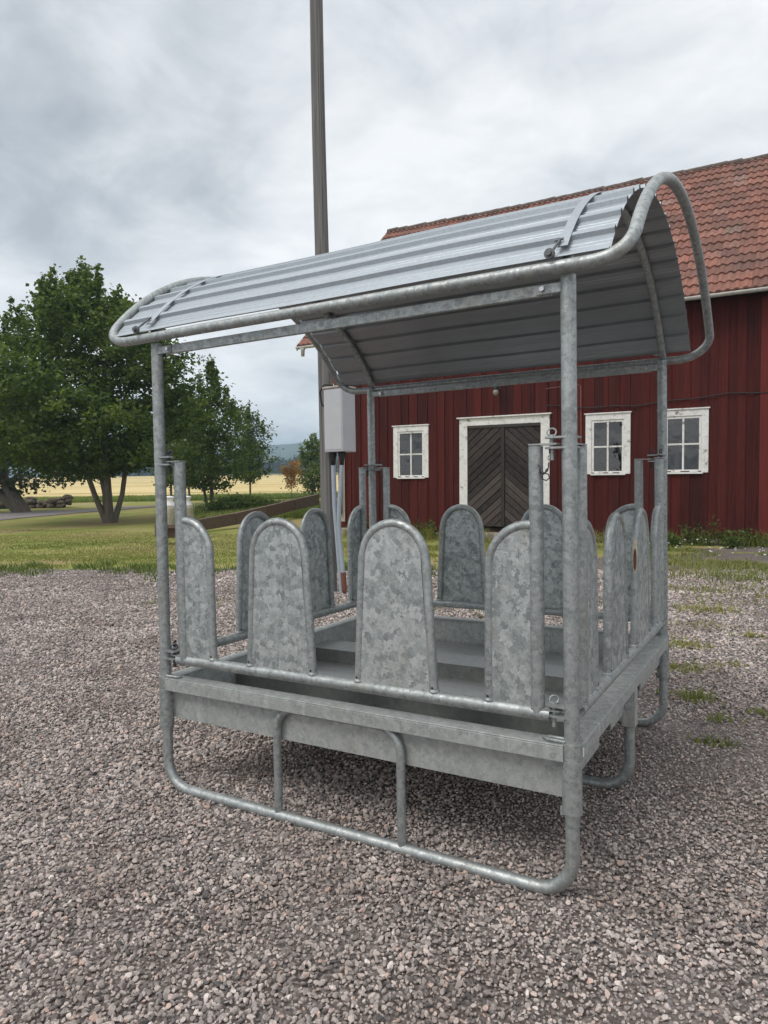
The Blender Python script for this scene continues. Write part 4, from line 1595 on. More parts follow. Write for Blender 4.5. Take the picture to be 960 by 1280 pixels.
# ------------------------------------------------------------------ vegetation
def leaf_cloud(cent, nrm_bias, n, size, rgl, tint=None, aspect=0.75):
    """n leaves at centres cent (n,3): each a creased four-cornered leaf; returns verts, faces, tints"""
    a = rgl.normal(size=(n, 3)); a[:, 2] = np.abs(a[:, 2]) * nrm_bias[2] + nrm_bias[1]
    a /= np.linalg.norm(a, axis=1, keepdims=True)
    r = rgl.normal(size=(n, 3))
    u = np.cross(a, r); u /= np.linalg.norm(u, axis=1, keepdims=True)
    v = np.cross(a, u)
    s = size * rgl.uniform(0.6, 1.35, size=(n, 1))
    p0 = cent + u * s * 0.5
    p1 = cent + v * s * 0.5 * aspect + a * s * 0.10
    p2 = cent - u * s * 0.5 - a * s * 0.08
    p3 = cent - v * s * 0.5 * aspect + a * s * 0.10
    vs = np.stack([p0, p1, p2, p3], 1).reshape(-1, 3)
    idx = np.arange(n)[:, None] * 4
    f = np.concatenate([idx, idx + 1, idx + 2, idx, idx + 2, idx + 3], 1).reshape(-1)
    return vs, f


def crown(name, parent, clumps, n, size, mt, seed, bright=0.0):
    """clumps: list of (centre, radius xyz). leaves cluster in the outer part of each clump, in many small sprays"""
    rgl = np.random.default_rng(seed)
    wts = np.array([c[1][0] * c[1][1] + c[1][0] * c[1][2] for c in clumps]); wts = wts / wts.sum()
    cents, tints = [], []
    zall = [c[0][2] for c in clumps]
    z0 = min(c[0][2] - c[1][2] for c in clumps); z1 = max(c[0][2] + c[1][2] for c in clumps)
    for (c, r), wv in zip(clumps, wts):
        m_ = max(20, int(n * wv))
        nsp = max(6, m_ // 22)
        d = rgl.normal(size=(nsp, 3)); d /= np.linalg.norm(d, axis=1, keepdims=True)
        rad = rgl.uniform(0.35, 1.0, size=(nsp, 1)) ** 0.55 * rgl.uniform(0.85, 1.18, size=(nsp, 1))
        sp = np.array(c) + d * rad * np.array(r)
        spt = rgl.uniform(0, 1, nsp)
        pick = rgl.integers(0, nsp, m_)
        off = rgl.normal(size=(m_, 3)) * size * np.array((1.5, 1.5, 0.8))
        q = sp[pick] + off
        cents.append(q)
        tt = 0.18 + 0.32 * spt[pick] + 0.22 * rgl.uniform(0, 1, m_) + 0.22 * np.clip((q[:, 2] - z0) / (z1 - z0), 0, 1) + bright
        tints.append(tt)
    cents = np.concatenate(cents); tints = np.clip(np.concatenate(tints), 0, 1)
    vs, f = leaf_cloud(cents, (0, 0.25, 1.0), len(cents), size, rgl)
    org = np.array(parent_world(parent)) if parent is not None else np.zeros(3)
    return numpy_mesh(name, vs - org, f, 3, mt, parent, attrs={'tint': ('FACE', np.repeat(tints, 2))})


def tree(name, label, cat, base, stems, clumps, n, size, mt, seed, group=None, bright=0.0, trunk_r=0.1):
    """stems: list of polylines with radii; clumps given relative to the base"""
    base = Vector(base)
    root = empty(name, base, label, cat, group)
    mb = MB()
    tips = []
    for st_ in stems:
        pts_ = [base + Vector(p[:3]) for p in st_]
        mb.tube(pts_, [p[3] for p in st_], 9)
        tips.append((pts_[-1], st_[-1][3]))
    rg_ = random.Random(seed)
    cl = [((base.x + c[0], base.y + c[1], base.z + c[2]), r) for c, r in clumps]
    for c, r in cl:            # a limb into every clump
        tip, tr = min(tips, key=lambda t_: (Vector(c) - t_[0]).length)
        midp = tip.lerp(Vector(c), 0.5) + Vector((rg_.uniform(-.15, .15), rg_.uniform(-.15, .15), rg_.uniform(-.25, .0)))
        mb.tube([tip - Vector((0, 0, tr)), midp, Vector(c)], [tr * 0.7, tr * 0.45, tr * 0.15], 6)
    mb.build('trunk', M['bark'], root)
    crown('crown', root, cl, n, size, mt, seed, bright)
    return root


def auto_clumps(seed, cx, zc, rx, rz, n, rmin, rmax, ry=None, flat=0.0):
    """clumps scattered through an egg-shaped crown; offsets are along the view's right and depth"""
    rg_ = random.Random(seed)
    ry = ry or rx
    res = []
    for k in range(n):
        for _ in range(60):
            a, b_, c = rg_.uniform(-1, 1), rg_.uniform(-1, 1), rg_.uniform(-1, 1)
            narrow = 1.0 - 0.45 * max(0, c) - 0.25 * max(0, -c)
            if (a / narrow) ** 2 + (b_ / narrow) ** 2 + c * c < 1: break
        r = rg_.uniform(rmin, rmax)
        off = RH * (cx + a * rx) + FH * (b_ * ry)
        res.append(((off.x, off.y, zc + c * rz), (r, r, r * rg_.uniform(0.6, 0.9))))
    return res


def rel(lat, dep, z, r):
    o_ = RH * lat + FH * dep
    return (o_.x, o_.y, z, r)


def crown_shape(name, parent, base, prof, cx, n, size, mt, seed, lump=0.2, depth=0.9, top_tufts=10, spray=34):
    """a crown whose half-width follows prof [(z, r)]; leaves hang in sprays through the outer half of the volume"""
    rg_ = np.random.default_rng(seed)
    zs = np.array([p[0] for p in prof]); rs = np.array([p[1] for p in prof])
    ns = n // spray
    # pick heights in proportion to the girth
    zg = np.linspace(zs[0], zs[-1], 400); rgd = np.interp(zg, zs, rs)
    cdf = np.cumsum(rgd + 0.15); cdf /= cdf[-1]
    z = np.interp(rg_.uniform(0, 1, ns), cdf, zg)
    th = rg_.uniform(0, 2 * np.pi, ns)
    ph = rg_.uniform(0, 6.28, 12)
    lum = np.zeros(ns)
    for k in range(6):
        lum += np.sin(th * (k + 1) + ph[k] + z * (0.5 + 0.35 * k)) / (1 + 0.25 * k)
    zs_h = (zs[-1] - zs[0]) / 9.0
    for k in range(4):
        lum += 0.8 * np.sin(th * (4 + 2 * k) + ph[6 + k]) * np.sin(z / zs_h * (2.1 + 0.9 * k) + ph[7 + k])
    lum = 1 + lump * lum / 2.0
    rr = np.interp(z, zs, rs) * lum * np.clip(rg_.beta(2.9, 1.0, ns) + 0.06 * rg_.normal(size=ns), 0.08, 1.2)
    u, v = rr * np.cos(th), rr * np.sin(th) * depth
    sp = np.stack([base.x + RH.x * (cx + u) + FH.x * v, base.y + RH.y * (cx + u) + FH.y * v, base.z + z], 1)
    outw = np.stack([RH.x * np.cos(th) + FH.x * np.sin(th), RH.y * np.cos(th) + FH.y * np.sin(th), np.full(ns, 0.55)], 1)
    # shoots standing out of the top
    tz = rg_.uniform(0.62, 1.0, top_tufts) * (zs[-1] - zs[0]) + zs[0]
    ta = rg_.uniform(0, 6.28, top_tufts); tr = np.interp(tz, zs, rs) * 0.95
    for k in range(top_tufts):
        m_ = 9
        q = np.linspace(0, 1, m_)
        hgt = rg_.uniform(0.35, 0.95) * size * 6
        bx = cx + tr[k] * math.cos(ta[k]); by = tr[k] * math.sin(ta[k]) * depth
        add = np.stack([base.x + RH.x * bx + FH.x * by + 0 * q, base.y + RH.y * bx + FH.y * by + 0 * q, base.z + tz[k] + q * hgt], 1)
        sp = np.concatenate([sp, add]); outw = np.concatenate([outw, np.tile([[0, 0, 1.0]], (m_, 1))])
    nsp = len(sp)
    cnt = np.clip(rg_.poisson(spray, nsp), 6, None); cnt[ns:] = 10
    pick = np.repeat(np.arange(nsp), cnt)
    m_ = len(pick)
    ext = np.where(pick < ns, size * 1.75, size * 0.8)[:, None]
    along = rg_.normal(size=(m_, 1)) * ext * 0.8
    q = sp[pick] + outw[pick] * along + rg_.normal(size=(m_, 3)) * ext * np.array((.60, .60, .26))
    spt = rg_.uniform(0, 1, nsp)
    tint = np.clip(0.04 + 0.55 * spt[pick] ** 1.4 + 0.42 * rg_.uniform(0, 1, m_) ** 1.3, 0, 1)
    vs, f = leaf_cloud(q, (0, 0.35, 1.0), m_, size, rg_)
    return numpy_mesh(name, vs - np.array(parent_world(parent)), f, 3, mt, parent, attrs={'tint': ('FACE', np.repeat(tint, 2))})


def tree2(name, label, cat, base, stems, prof, cx, n, size, mt, seed, group=None, lump=0.2, limbs=14, tufts=10):
    base = Vector(base)
    root = empty(name, base, label, cat, group)
    mb = MB()
    tips = []
    for st_ in stems:
        pts_ = [base + Vector(p[:3]) for p in st_]
        mb.tube(pts_, [p[3] for p in st_], 9)
        for a, b_ in zip(st_[1:-1], st_[2:]):
            tips.append((base + (Vector(a[:3]) + Vector(b_[:3])) / 2, (a[3] + b_[3]) / 2))
        tips.append((pts_[-1], st_[-1][3]))
    rg_ = random.Random(seed)
    for k in range(limbs):
        z = rg_.uniform(prof[0][0] + 0.3, prof[-1][0] - 0.4)
        r = float(np.interp(z, [p[0] for p in prof], [p[1] for p in prof])) * rg_.uniform(.5, .85)
        a = rg_.uniform(0, 6.28)
        off = RH * (cx + r * math.cos(a)) + FH * (r * math.sin(a))
        c = base + off + Vector((0, 0, z))
        low = [t_ for t_ in tips if t_[0].z < c.z - 0.3] or tips
        tip, tr = min(low, key=lambda t_: (c - t_[0]).length)
        midp = tip.lerp(c, 0.5) + Vector((0, 0, rg_.uniform(-.3, .1)))
        mb.tube([tip, midp, c], [tr * 0.5, tr * 0.33, tr * 0.12], 6)
    mb.build('trunk', M['bark'], root)
    crown_shape('crown', root, base, prof, cx, n, size, mt, seed, lump, top_tufts=tufts)
    return root


# 1 the large many-stemmed maple at the left
b1 = world_at(131, 32.5)
stems = [[rel(0.15, 0, -0.2, .16), rel(-.45, .1, 1.2, .12), rel(-1.2, .2, 3.4, .11), rel(-1.6, .2, 5.4, .06)],
         [rel(0.0, .2, -0.2, .2), rel(-.05, .3, 1.3, .15), rel(-.45, .4, 3.3, .12), rel(-.5, .4, 7.0, .05)],
         [rel(.2, 0, -0.2, .22), rel(.18, 0, 1.5, .16), rel(.15, -.1, 3.5, .14), rel(.3, -.1, 8.5, .05)],
         [rel(.3, .1, -0.2, .16), rel(.75, .2, 1.3, .11), rel(1.05, .2, 3.2, .11), rel(1.9, .3, 5.6, .06)]]
prof = [(2.3, 1.8), (2.7, 3.3), (3.5, 4.5), (4.8, 5.1), (6.2, 4.9), (7.4, 4.2), (8.5, 3.3), (9.4, 2.4), (10.2, 1.5), (10.8, .7), (11.1, .15)]
tree2('maple_tree', 'large dark maple with four stems on the lawn at far left', 'tree', b1, stems, prof, -0.85, 50000, 0.195, M['leaf'], 3, lump=0.22, limbs=34, tufts=40)

# 2 leaning old tree at the left border
b2 = world_at(31, 45)
stems = [[rel(0, 0, -.3, .55), rel(-.6, 0, .9, .42), rel(-1.5, 0, 2.6, .30), rel(-2.6, .2, 4.6, .16)],
         [rel(-.1, 0, -.2, .4), rel(-1.2, 0, .9, .30), rel(-2.4, 0, 1.7, .24), rel(-4.2, 0, 2.3, .15)]]
prof = [(1.6, 2.0), (2.2, 3.6), (3.5, 4.3), (5.5, 4.2), (7.0, 3.0), (8.0, 1.6), (8.6, .3)]
tree2('leaning_tree', 'old leaning tree with thick crooked trunk at the left border', 'tree', b2, stems, prof, -1.3, 15000, 0.25, M['leafgrey'], 4, lump=0.42, limbs=18, tufts=8)

# 3 two slim trees behind the left post, then the two-stemmed one, then the slim one
G = 'young trees along the field edge'
b3 = world_at(214, 50)
tree2('slim_tree', 'slim tree behind the left feeder post, left of the milk cans', 'tree', b3,
      [[rel(0, 0, -.2, .09), rel(.05, 0, 2.0, .075), rel(0, 0, 5.0, .04)]],
      [(1.7, .6), (2.4, 1.4), (3.8, 1.7), (5.4, 1.45), (6.6, .85), (7.4, .4), (7.9, .1)], 0.0, 4600, 0.22, M['leaf2'], 5, G, lump=0.36, limbs=10)
b3 = world_at(237, 54)
tree2('slim_tree', 'light green slim tree between the large maple and the two stemmed tree', 'tree', b3,
      [[rel(0, 0, -.2, .09), rel(.0, 0, 2.0, .075), rel(.1, 0, 5.6, .04)]],
      [(1.5, .6), (2.2, 1.5), (3.8, 1.75), (5.6, 1.6), (6.8, 1.1), (7.7, .5), (8.2, .1)], -.1, 6800, 0.21, M['leaf2'], 6, G, lump=0.36, limbs=10)
b4 = world_at(263, 41)
tree2('slim_tree', 'dark two stemmed tree standing on the grass bank behind the timber edging', 'tree', b4,
      [[rel(.08, 0, -.2, .15), rel(.1, 0, 1.6, .10), rel(.1, 0, 6.0, .03)], [rel(-.1, .1, -.2, .10), rel(-.45, .1, 1.7, .06), rel(-.7, .1, 3.4, .03)]],
      [(1.35, 1.0), (1.8, 1.95), (2.7, 2.2), (4.2, 1.95), (5.4, 1.5), (6.5, 1.0), (7.3, .5), (8.0, .06)], 0.12, 9800, 0.18, M['leaf'], 7, G, lump=0.36, limbs=20, tufts=18)
b5 = world_at(313, 58)
tree2('slim_tree', 'round crowned tree with one thin stem nearest the open field gap', 'tree', b5,
      [[rel(0, 0, -.2, .085), rel(.05, 0, 2.2, .07), rel(0, 0, 5.0, .035)]],
      [(1.6, .6), (2.1, 1.35), (3.3, 1.8), (4.6, 1.7), (5.7, 1.2), (6.5, .6), (7.1, .1)], .05, 6600, 0.2, M['leaf'], 8, G, lump=0.36)
b6 = world_at(365, 60)
tree('orange_sapling', 'small orange brown sapling standing alone before the field', 'sapling', b6,
     [[rel(0, 0, -.2, .035), rel(.02, 0, 1.6, .03), rel(0, 0, 3.0, .015)]],
     [((RH * a).to_tuple()[:2] + (z,), (rx, rx, rz)) for a, z, rx, rz in ((-.1, 2.1, .42, .35), (-.35, 2.6, .25, .45), (.3, 2.7, .28, .6), (.05, 1.6, .3, .3), (0.0, 1.1, .2, .2), (.35, 3.1, .14, .3))], 1100, 0.17, M['leaforange'], 9, G)
b7 = world_at(391, 64)
tree2('slim_tree', 'bushy light green tree half hidden behind the utility pole', 'tree', b7,
      [[rel(0, 0, -.2, .10), rel(0, 0, 1.5, .08), rel(0, 0, 3.4, .04)]],
      [(.5, .8), (1.2, 1.3), (2.6, 1.4), (3.8, .95), (4.6, .5), (5.2, .1)], 0.1, 4200, 0.2, M['leaf2'], 10, G, lump=0.3)
# dark wood across the field
rgl = np.random.default_rng(77)
cl = []
for px in np.arange(150, 432, 6.0):
    p = world_at(px, 418 + rgl.uniform(-12, 14))
    h = 8.0 + 2.2 * math.sin(px * 0.045 + 2.2) + rgl.uniform(-1.2, 1.2)
    for z in np.arange(1.5, h, 2.4):
        cl.append(((p.x + rgl.uniform(-1.5, 1.5), p.y + rgl.uniform(-1.5, 1.5), p.z + z), (3.4, 3.4, 2.4)))
fw = crown('far_wood', None, cl, 30000, 1.0, M['leafwood'], 12)
tag(fw, 'dark wood on the far side of the wheat field', 'wood', kind='stuff')

# low shrub on the bank
sb = world_at(300, 34)
shrub = empty('shrub', sb, 'low green shrub spreading on the grass bank by the two stemmed tree', 'shrub')
crown('foliage', shrub, [((sb.x + (RH * a).x, sb.y + (RH * a).y, sb.z + z), (r, r, r * .6)) for a, z, r in ((-1.0, .25, .6), (-.3, .4, .7), (.5, .35, .7), (1.2, .3, .6), (1.9, .2, .5), (.1, .55, .5))], 6500, 0.12, M['weed'], 14)


def blades(name, pts, h, wdt, mt, seed, tints=None, lean=0.35):
    """pts (n,3); h and wdt scalars or arrays: one bent blade at every point"""
    rgl = np.random.default_rng(seed)
    n = len(pts)
    h = np.broadcast_to(np.asarray(h, float), (n,)) * rgl.uniform(0.55, 1.3, n)
    az = rgl.uniform(0, 2 * np.pi, n)
    d = np.stack([np.cos(az), np.sin(az), np.zeros(n)], 1)
    s = np.stack([-np.sin(az), np.cos(az), np.zeros(n)], 1) * (np.broadcast_to(np.asarray(wdt, float), (n,)) / 2)[:, None]
    ln = rgl.uniform(0.1, lean * 2, n)[:, None] * h[:, None]
    midp = pts + d * ln * 0.35 + np.array((0, 0, 1.0)) * h[:, None] * 0.6
    tip = pts + d * ln + np.array((0, 0, 1.0)) * h[:, None]
    vs = np.stack([pts - s, pts + s, midp + s * 0.8, midp - s * 0.8, tip], 1).reshape(-1, 3)
    i = np.arange(n)[:, None] * 5
    f = np.concatenate([i, i + 1, i + 2, i, i + 2, i + 3, i + 3, i + 2, i + 4], 1).reshape(-1)
    if tints is None: tints = rgl.uniform(0, 1, n)
    return numpy_mesh(name, vs, f, 3, mt, attrs={'tint': ('FACE', np.repeat(tints, 3))})


def vnoise(x, y, seed=0):
    """cheap smooth 2-D noise in 0..1"""
    r_ = np.random.default_rng(seed)
    s = np.zeros_like(x)
    for k in range(7):
        a = r_.uniform(0, 2 * np.pi); fq = r_.uniform(0.35, 2.6); ph = r_.uniform(0, 6.28)
        s += np.sin((x * np.cos(a) + y * np.sin(a)) * fq + ph)
    return 0.5 + s / 9.0


def edge_dist(x, y):
    return y - 5.4 - EDGE_K * (x + 12.3)


def gz_np(x, y):
    return np.array([gz(a, b_) for a, b_ in zip(x, y)])


def sector(n, d0, d1, s0, s1, seed, power=2.0):
    r_ = np.random.default_rng(seed)
    d = (r_.uniform(0, 1, n) * (d1 ** (2 - power + 1e-9) - d0 ** (2 - power + 1e-9)) + d0 ** (2 - power + 1e-9)) ** (1 / (2 - power + 1e-9)) if power != 2 else d0 * (d1 / d0) ** r_.uniform(0, 1, n)
    s = r_.uniform(s0, s1, n)
    p = np.array(CAM)[None, :2] + d[:, None] * np.array((FH.x, FH.y)) + (d * s)[:, None] * np.array((RH.x, RH.y))
    return p[:, 0], p[:, 1], d


# lawn blades, dense near the yard edge
x, y, d = sector(150000, 10.0, 30.0, -0.66, 0.12, 1)
e = edge_dist(x, y)
keep = (e + (vnoise(x * 0.9, y * 0.9, 44) - 0.5) * 2.2 + (vnoise(x * 2.7, y * 2.7, 4) - 0.5) * 1.2 > 0.35) & (y < BY - 0.7)
thin = (x > -7.5) & (rng.uniform(0, 1, len(x)) > np.clip(0.25 + 0.09 * e, 0, 1) * (vnoise(x * 1.3, y * 1.3, 9) > 0.52))
keep &= ~thin
keep &= rng.uniform(0, 1, len(x)) < np.clip((vnoise(x * 0.8, y * 0.8, 5) * 0.6 + vnoise(x * 2.4, y * 2.4, 25) * 0.4 - 0.30) * 2.6, 0.12, 1)
x, y, d = x[keep], y[keep], d[keep]
tone = vnoise(x * 0.5, y * 0.5, 5)
tint = np.clip(0.15 + 0.75 * tone + rng.uniform(-.25, .25, len(x)), 0, 1)
gb = blades('lawn_grass', np.stack([x, y, gz_np(x, y)], 1), 0.032 + 0.035 * (edge_dist(x, y) < 1.1), 0.012, M['grassblade'], 2, tint)
tag(gb, 'short worn lawn grass with yellowed patches', 'grass', kind='stuff')
# tufts in the gravel along the lawn edge
cx_, cy_ = [], []
r_ = np.random.default_rng(31)
for k in range(150):
    xx = r_.uniform(-20, -4.2)
    yy = 5.4 + EDGE_K * (xx + 12.3) + r_.normal() * 0.55 + 0.25
    n_ = int(r_.uniform(15, 60))
    cx_.append(xx + r_.normal(size=n_) * 0.12); cy_.append(yy + r_.normal(size=n_) * 0.10)
x, y = np.concatenate(cx_), np.concatenate(cy_)
tf = blades('edge_tufts', np.stack([x, y, np.zeros_like(x)], 1), 0.10, 0.016, M['weed'], 6, r_.uniform(.2, 1, len(x)), lean=0.6)
tag(tf, 'green weed tufts along the edge between gravel and lawn', 'weeds', kind='stuff')
# tall meadow grass on the bank and along the field
xs1, ys1, d1 = sector(26000, 30.0, 46.0, -0.32, -0.06, 3)
e1 = np.ones_like(d1)
xs2, ys2, d2 = sector(30000, 62.0, 76.0, -0.62, -0.05, 4)
x, y, d = np.concatenate([xs1, xs2]), np.concatenate([ys1, ys2]), np.concatenate([d1, d2])
zz_ = gz_np(x, y)
hh = np.where(d < 50, 0.28, 0.30)
tg = blades('meadow_grass', np.stack([x, y, zz_], 1), hh, np.where(d < 50, 0.03, 0.05), M['tallgrass'], 7, np.clip(0.1 + 0.6 * vnoise(x * .35, y * .35, 8) + rng.uniform(-.2, .35, len(x)), 0, 1))
tag(tg, 'tall green and straw coloured meadow grass on the bank and field edge', 'grass', kind='stuff')

# weeds by the barn: leafy plants, one object each
spots = [(-1.30, 15.45, 0.68, 'tallest leafy weed against the barn wall right of the feeder post'),
         (-0.75, 15.35, 0.45, 'bushy dark weed at the barn foot beside the tallest weed'),
         (-0.10, 15.5, 0.36, 'thin weed at the barn foot below the pale board joint'),
         (0.62, 15.1, 0.58, 'leafy weed at the barn corner by the right border'),
         (-1.75, 14.9, 0.30, 'low weed with small white flowers beside the feeder post'),
         (-0.45, 14.75, 0.32, 'broad low weed in the turf in front of the barn'),
         (-10.4, 15.45, .5, 'leafy weed at the barn foot left of the first window'),
         (-8.2, 15.4, .45, 'small weed at the barn foot between first window and door')]
for k, (wx, wy, wh, lab) in enumerate(spots):
    root = empty('weed_plant', (wx, wy, 0), lab, 'weed', 'weeds along the barn foot')
    r_ = np.random.default_rng(200 + k)
    mb = MB()
    cents = []
    for s_ in range(7):
        az, ln = r_.uniform(0, 6.28), r_.uniform(0.05, 0.38)
        hh_ = wh * r_.uniform(0.5, 1.05)
        r0 = (r_.normal() * .12, r_.normal() * .08)
        pts_ = [Vector((wx, wy, -0.03)), Vector((wx + r0[0], wy + r0[1], 0.02))]
        for q in (0.5, 1.0):
            pts_.append(pts_[1] + Vector((math.cos(az) * ln * q, math.sin(az) * ln * q * .7, hh_ * q)))
        mb.tube(pts_, [.010, .008, .006, .003], 5)
        pts_ = pts_[1:]
        for q in np.linspace(0.15, 1.0, 7):
            i0 = 0 if q < .5 else 1
            c = pts_[i0].lerp(pts_[i0 + 1], (q - .5 * i0) / .5)
            for _ in range(4):
                cents.append((c.x + r_.normal() * .065, c.y + r_.normal() * .05, max(0.02, c.z + r_.normal() * .03)))
    mb.build('stem', M['weed'], root)
    cents = np.array(cents)
    vs, f = leaf_cloud(cents, (0, .3, 1), len(cents), 0.07, r_)
    numpy_mesh('leaves', vs - np.array((wx, wy, 0)), f, 3, M['weed'], root, attrs={'tint': ('FACE', np.repeat(r_.uniform(0, .9, len(cents)), 2))})
# grass and low weeds in front of the barn, patchy clumps spilling over the gravel
cx_, cy_, hx_ = [], [], []
r_ = np.random.default_rng(41)
for k in range(1100):
    if k < 120:
        xx, yy = r_.uniform(-11, 3.5), BY - 0.2 - abs(r_.normal()) * 0.45; h_, n_ = 0.26, 46
    elif k < 900:
        xx = r_.uniform(-7.5, 4.0); yy = r_.uniform(10.6, 15.6); h_, n_ = 0.065, 42
        if vnoise(np.array([xx * .9]), np.array([yy * 1.4]), 15)[0] < 0.46: continue
    else:
        xx = r_.uniform(0.3, 4.5) if k % 2 else r_.uniform(-7, 3); yy = r_.uniform(3.6, 10.5); h_, n_ = 0.055, 26
    n_ = int(n_ * r_.uniform(.4, 1.3)); sp_ = r_.uniform(.06, .22)
    cx_.append(xx + r_.normal(size=n_) * sp_); cy_.append(yy + r_.normal(size=n_) * sp_ * .8); hx_.append(np.full(n_, h_ * r_.uniform(.5, 1.4)))
for (px, d, h_, n_, sp_) in ((868, 4.72, .055, 90, .05), (903, 4.3, .035, 40, .04), (893, 3.92, .035, 45, .035), (848, 6.3, .045, 200, .10), (852, 5.5, .04, 140, .08),
                             (880, 8.0, .07, 170, .14), (866, 7.2, .04, 80, .12), (940, 6.6, .06, 60, .05), (955, 4.4, .04, 40, .04), (872, 9.4, .07, 160, .2), (925, 9.6, .06, 140, .25), (905, 5.6, .03, 40, .06),
                             (860, 11, .10, 260, .35), (930, 11.4, .10, 300, .4), (890, 12.4, .10, 260, .4), (950, 10.4, .12, 240, .25)):
    p = world_at(px, d)
    cx_.append(p.x + r_.normal(size=n_) * sp_ * 1.5); cy_.append(p.y + r_.normal(size=n_) * sp_); hx_.append(np.full(n_, h_))
x, y, h_ = np.concatenate(cx_), np.concatenate(cy_), np.concatenate(hx_)
ok = (y < BY - 0.12)
bg_ = blades('barn_grass', np.stack([x, y, np.zeros_like(x)], 1)[ok], h_[ok], 0.014, M['grassblade'], 8, np.clip(.25 + .55 * vnoise(x, y, 3) + r_.uniform(-.2, .4, len(x)), 0, 1)[ok], lean=0.9)
tag(bg_, 'thin grass and weed clumps in the gravel before the barn', 'grass', kind='stuff')
# a green film of moss-like weed beside the far right post, and tiny white flowers
cents = []
for k in range(46):
    xx, yy = (r_.normal() * .9 + .4, 12.9 + r_.normal() * .55) if k % 3 else (-1.2 + r_.normal() * .4, 14.2 + r_.normal() * .4)
    hh_ = r_.uniform(.06, .22)
    for a in np.linspace(0, 2 * np.pi, 6)[:-1]:
        cents.append((xx + .014 * math.cos(a), yy + .014 * math.sin(a), hh_ + .006 * math.sin(a * 2)))
cents = np.array(cents)
vs, f = leaf_cloud(cents, (0, .8, .5), len(cents), 0.026, r_)
tag(numpy_mesh('white_flowers', vs, f, 3, M['petal'], attrs={'tint': ('FACE', np.ones(2 * len(cents)))}), 'tiny white flowers scattered in the turf before the barn', 'flowers', kind='stuff')

# ------------------------------------------------------------------ gravel stones
def stone_mesh(k):
    rg_ = random.Random(900 + k)
    import bmesh
    bm = bmesh.new()
    bmesh.ops.create_icosphere(bm, subdivisions=2, radius=1.0)
    planes = []
    for _ in range(11):
        d_ = Vector((rg_.gauss(0, 1), rg_.gauss(0, 1), rg_.gauss(0, 1))).normalized()
        planes.append((d_, rg_.uniform(0.52, 0.86)))
    sc_ = Vector((1.0, rg_.uniform(.62, .9), rg_.uniform(.45, .68)))
    for v in bm.verts:
        for d_, o_ in planes:
            q = v.co.dot(d_)
            if q > o_: v.co -= d_ * (q - o_)
        v.co = Vector((v.co.x * sc_.x, v.co.y * sc_.y, v.co.z * sc_.z))
    bmesh.ops.dissolve_limit(bm, angle_limit=R(7), verts=bm.verts, edges=bm.edges)
    bmesh.ops.triangulate(bm, faces=bm.faces)
    me = bpy.data.meshes.new('gravel_stone')
    bm.to_mesh(me); bm.free()
    return me


def stone_mat():
    mt, t, b = mat('crushed_granite')
    oi = N(t, 'ShaderNodeObjectInfo')
    col = ramp(t, oi.outputs['Random'], [(0.0, (0.10, 0.097, 0.10)), (0.10, (0.22, 0.20, 0.195)), (0.36, (0.31, 0.278, 0.268)), (0.65, (0.42, 0.375, 0.358)), (0.88, (0.54, 0.48, 0.455)), (0.945, (0.52, 0.385, 0.335)), (1.0, (0.68, 0.64, 0.62))])
    c = N(t, 'ShaderNodeTexCoord')
    n = N(t, 'ShaderNodeTexNoise', Scale=3.2, Detail=5.0, Roughness=0.7)
    L(t, c.outputs['Object'], n.inputs['Vector'])
    col = mix(t, 1.0, col, ramp(t, n.outputs['Fac'], [(0.32, (0.70, 0.69, 0.69)), (0.68, (1.22, 1.19, 1.18))]), 'MULTIPLY')
    pn = N(t, 'ShaderNodeTexNoise', Scale=1.6, Detail=5.0, Roughness=0.6)
    L(t, oi.outputs['Location'], pn.inputs['Vector'])
    col = mix(t, 1.0, col, ramp(t, pn.outputs['Fac'], [(0.34, (0.82, 0.78, 0.73)), (0.58, (1.18, 1.17, 1.13))]), 'MULTIPLY')     # dustier and cleaner patches
    L(t, col, b.inputs['Base Color'])
    b.inputs['Roughness'].default_value = 0.85
    b.inputs['Specular IOR Level'].default_value = 0.25
    return mt


sm_ = stone_mat()
scol = bpy.data.collections.new('gravel_stone_kinds')
for k in range(9):
    me = stone_mesh(k)
    me.materials.append(sm_)
    so = bpy.data.objects.new('gravel_stone', me)
    scol.objects.link(so)
r_ = np.random.default_rng(61)
step = 0.0150
P_ = []
# jittered rows over the wedge of yard in front of the camera and under the feeder, thinning with distance
for (d0, d1, st_) in ((1.0, 3.6, 0.0138), (3.6, 5.4, 0.0166), (5.4, 7.6, 0.0235), (7.6, 10.5, 0.032), (10.5, 14.0, 0.042)):
    dd = np.arange(d0, d1, st_)
    lat = np.arange(-0.62 * d1 - 1.4, 0.62 * d1 + 1.4, st_)
    A, B_ = np.meshgrid(dd, lat, indexing='ij')
    A = A + r_.uniform(-.5, .5, A.shape) * st_; B_ = B_ + r_.uniform(-.5, .5, B_.shape) * st_
    k_ = np.abs(B_) < 0.62 * A + 1.3
    P_.append(np.stack([A[k_], B_[k_]], 1))
P_ = np.concatenate(P_)
wx = CAM.x + P_[:, 0] * FH.x + P_[:, 1] * RH.x
wy = CAM.y + P_[:, 0] * FH.y + P_[:, 1] * RH.y
k_ = edge_dist(wx, wy) < 0.2
wx, wy, dd = wx[k_], wy[k_], P_[k_, 0]
n_ = len(wx)
und_ = 0.010 * (vnoise(wx * 3.1, wy * 3.1, 2) - 0.5) + 0.008 * (vnoise(wx * 9, wy * 9, 6) - .5)
big = r_.uniform(0, 1, n_) > 0.988
pat = vnoise(wx * 1.3 + 2, wy * 1.3, 12) * 0.6 + vnoise(wx * 3.7, wy * 3.7, 13) * 0.4      # coarse and fine patches
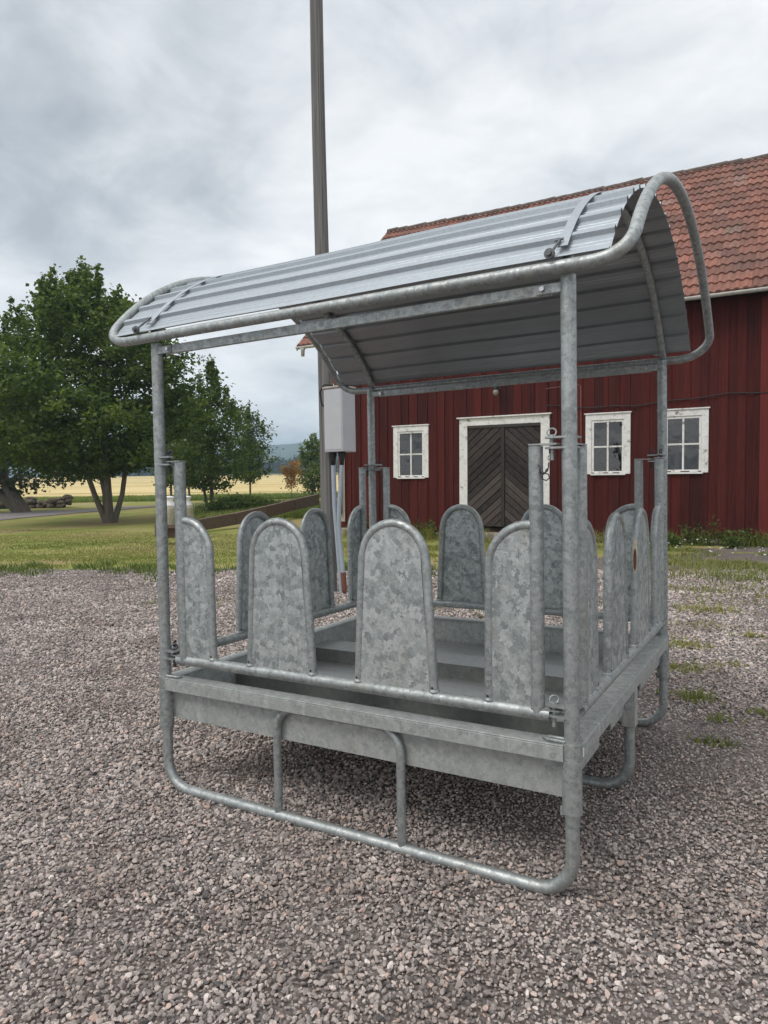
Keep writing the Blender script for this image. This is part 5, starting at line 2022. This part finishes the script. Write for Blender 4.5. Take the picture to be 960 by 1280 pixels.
rad = np.where(big, r_.uniform(.016, .023, n_), np.clip(r_.lognormal(math.log(.0098), .36, n_), .0044, .0185)) * np.clip(0.50 + 0.90 * pat, 0.55, 1.10)
rad *= np.where(dd > 10.5, 2.0, np.where(dd > 7.6, 1.55, np.where(dd > 5.4, 1.2, 1.0)))
zz_ = und_ + r_.uniform(-.004, .010, n_) + .002
rot = np.stack([r_.normal(size=n_) * .45, r_.normal(size=n_) * .45, r_.uniform(0, 6.28, n_)], 1)
me = bpy.data.meshes.new('gravel')
me.vertices.add(n_)
me.vertices.foreach_set('co', np.stack([wx, wy, zz_], 1).astype(np.float32).ravel())
for nm, ty, arr, key in (('srot', 'FLOAT_VECTOR', rot, 'vector'), ('ssize', 'FLOAT', rad, 'value')):
    a = me.attributes.new(nm, ty, 'POINT')
    a.data.foreach_set(key, arr.astype(np.float32).ravel())
a = me.attributes.new('skind', 'INT', 'POINT')
a.data.foreach_set('value', r_.integers(0, 9, n_).astype(np.int32))
gravel = link_mesh('gravel', me, sm_)
tag(gravel, 'loose crushed pinkish grey granite gravel over the yard', 'gravel', kind='stuff')
gt = bpy.data.node_groups.new('scatter_gravel', 'GeometryNodeTree')
gt.interface.new_socket('Geometry', in_out='INPUT', socket_type='NodeSocketGeometry')
gt.interface.new_socket('Geometry', in_out='OUTPUT', socket_type='NodeSocketGeometry')
gi = gt.nodes.new('NodeGroupInput'); go = gt.nodes.new('NodeGroupOutput')
ip = gt.nodes.new('GeometryNodeInstanceOnPoints')
ci = gt.nodes.new('GeometryNodeCollectionInfo')
ci.inputs['Collection'].default_value = scol
ci.inputs['Separate Children'].default_value = True
ci.inputs['Reset Children'].default_value = True


def gattr(nm, ty):
    q = gt.nodes.new('GeometryNodeInputNamedAttribute')
    q.data_type = ty
    q.inputs['Name'].default_value = nm
    return q.outputs['Attribute']


gt.links.new(gi.outputs[0], ip.inputs['Points'])
gt.links.new(ci.outputs[0], ip.inputs['Instance'])
ip.inputs['Pick Instance'].default_value = True
gt.links.new(gattr('skind', 'INT'), ip.inputs['Instance Index'])
gt.links.new(gattr('srot', 'FLOAT_VECTOR'), ip.inputs['Rotation'])
gt.links.new(gattr('ssize', 'FLOAT'), ip.inputs['Scale'])
gt.links.new(ip.outputs[0], go.inputs[0])
md = gravel.modifiers.new('scatter', 'NODES')
md.node_group = gt
print('stones', n_)
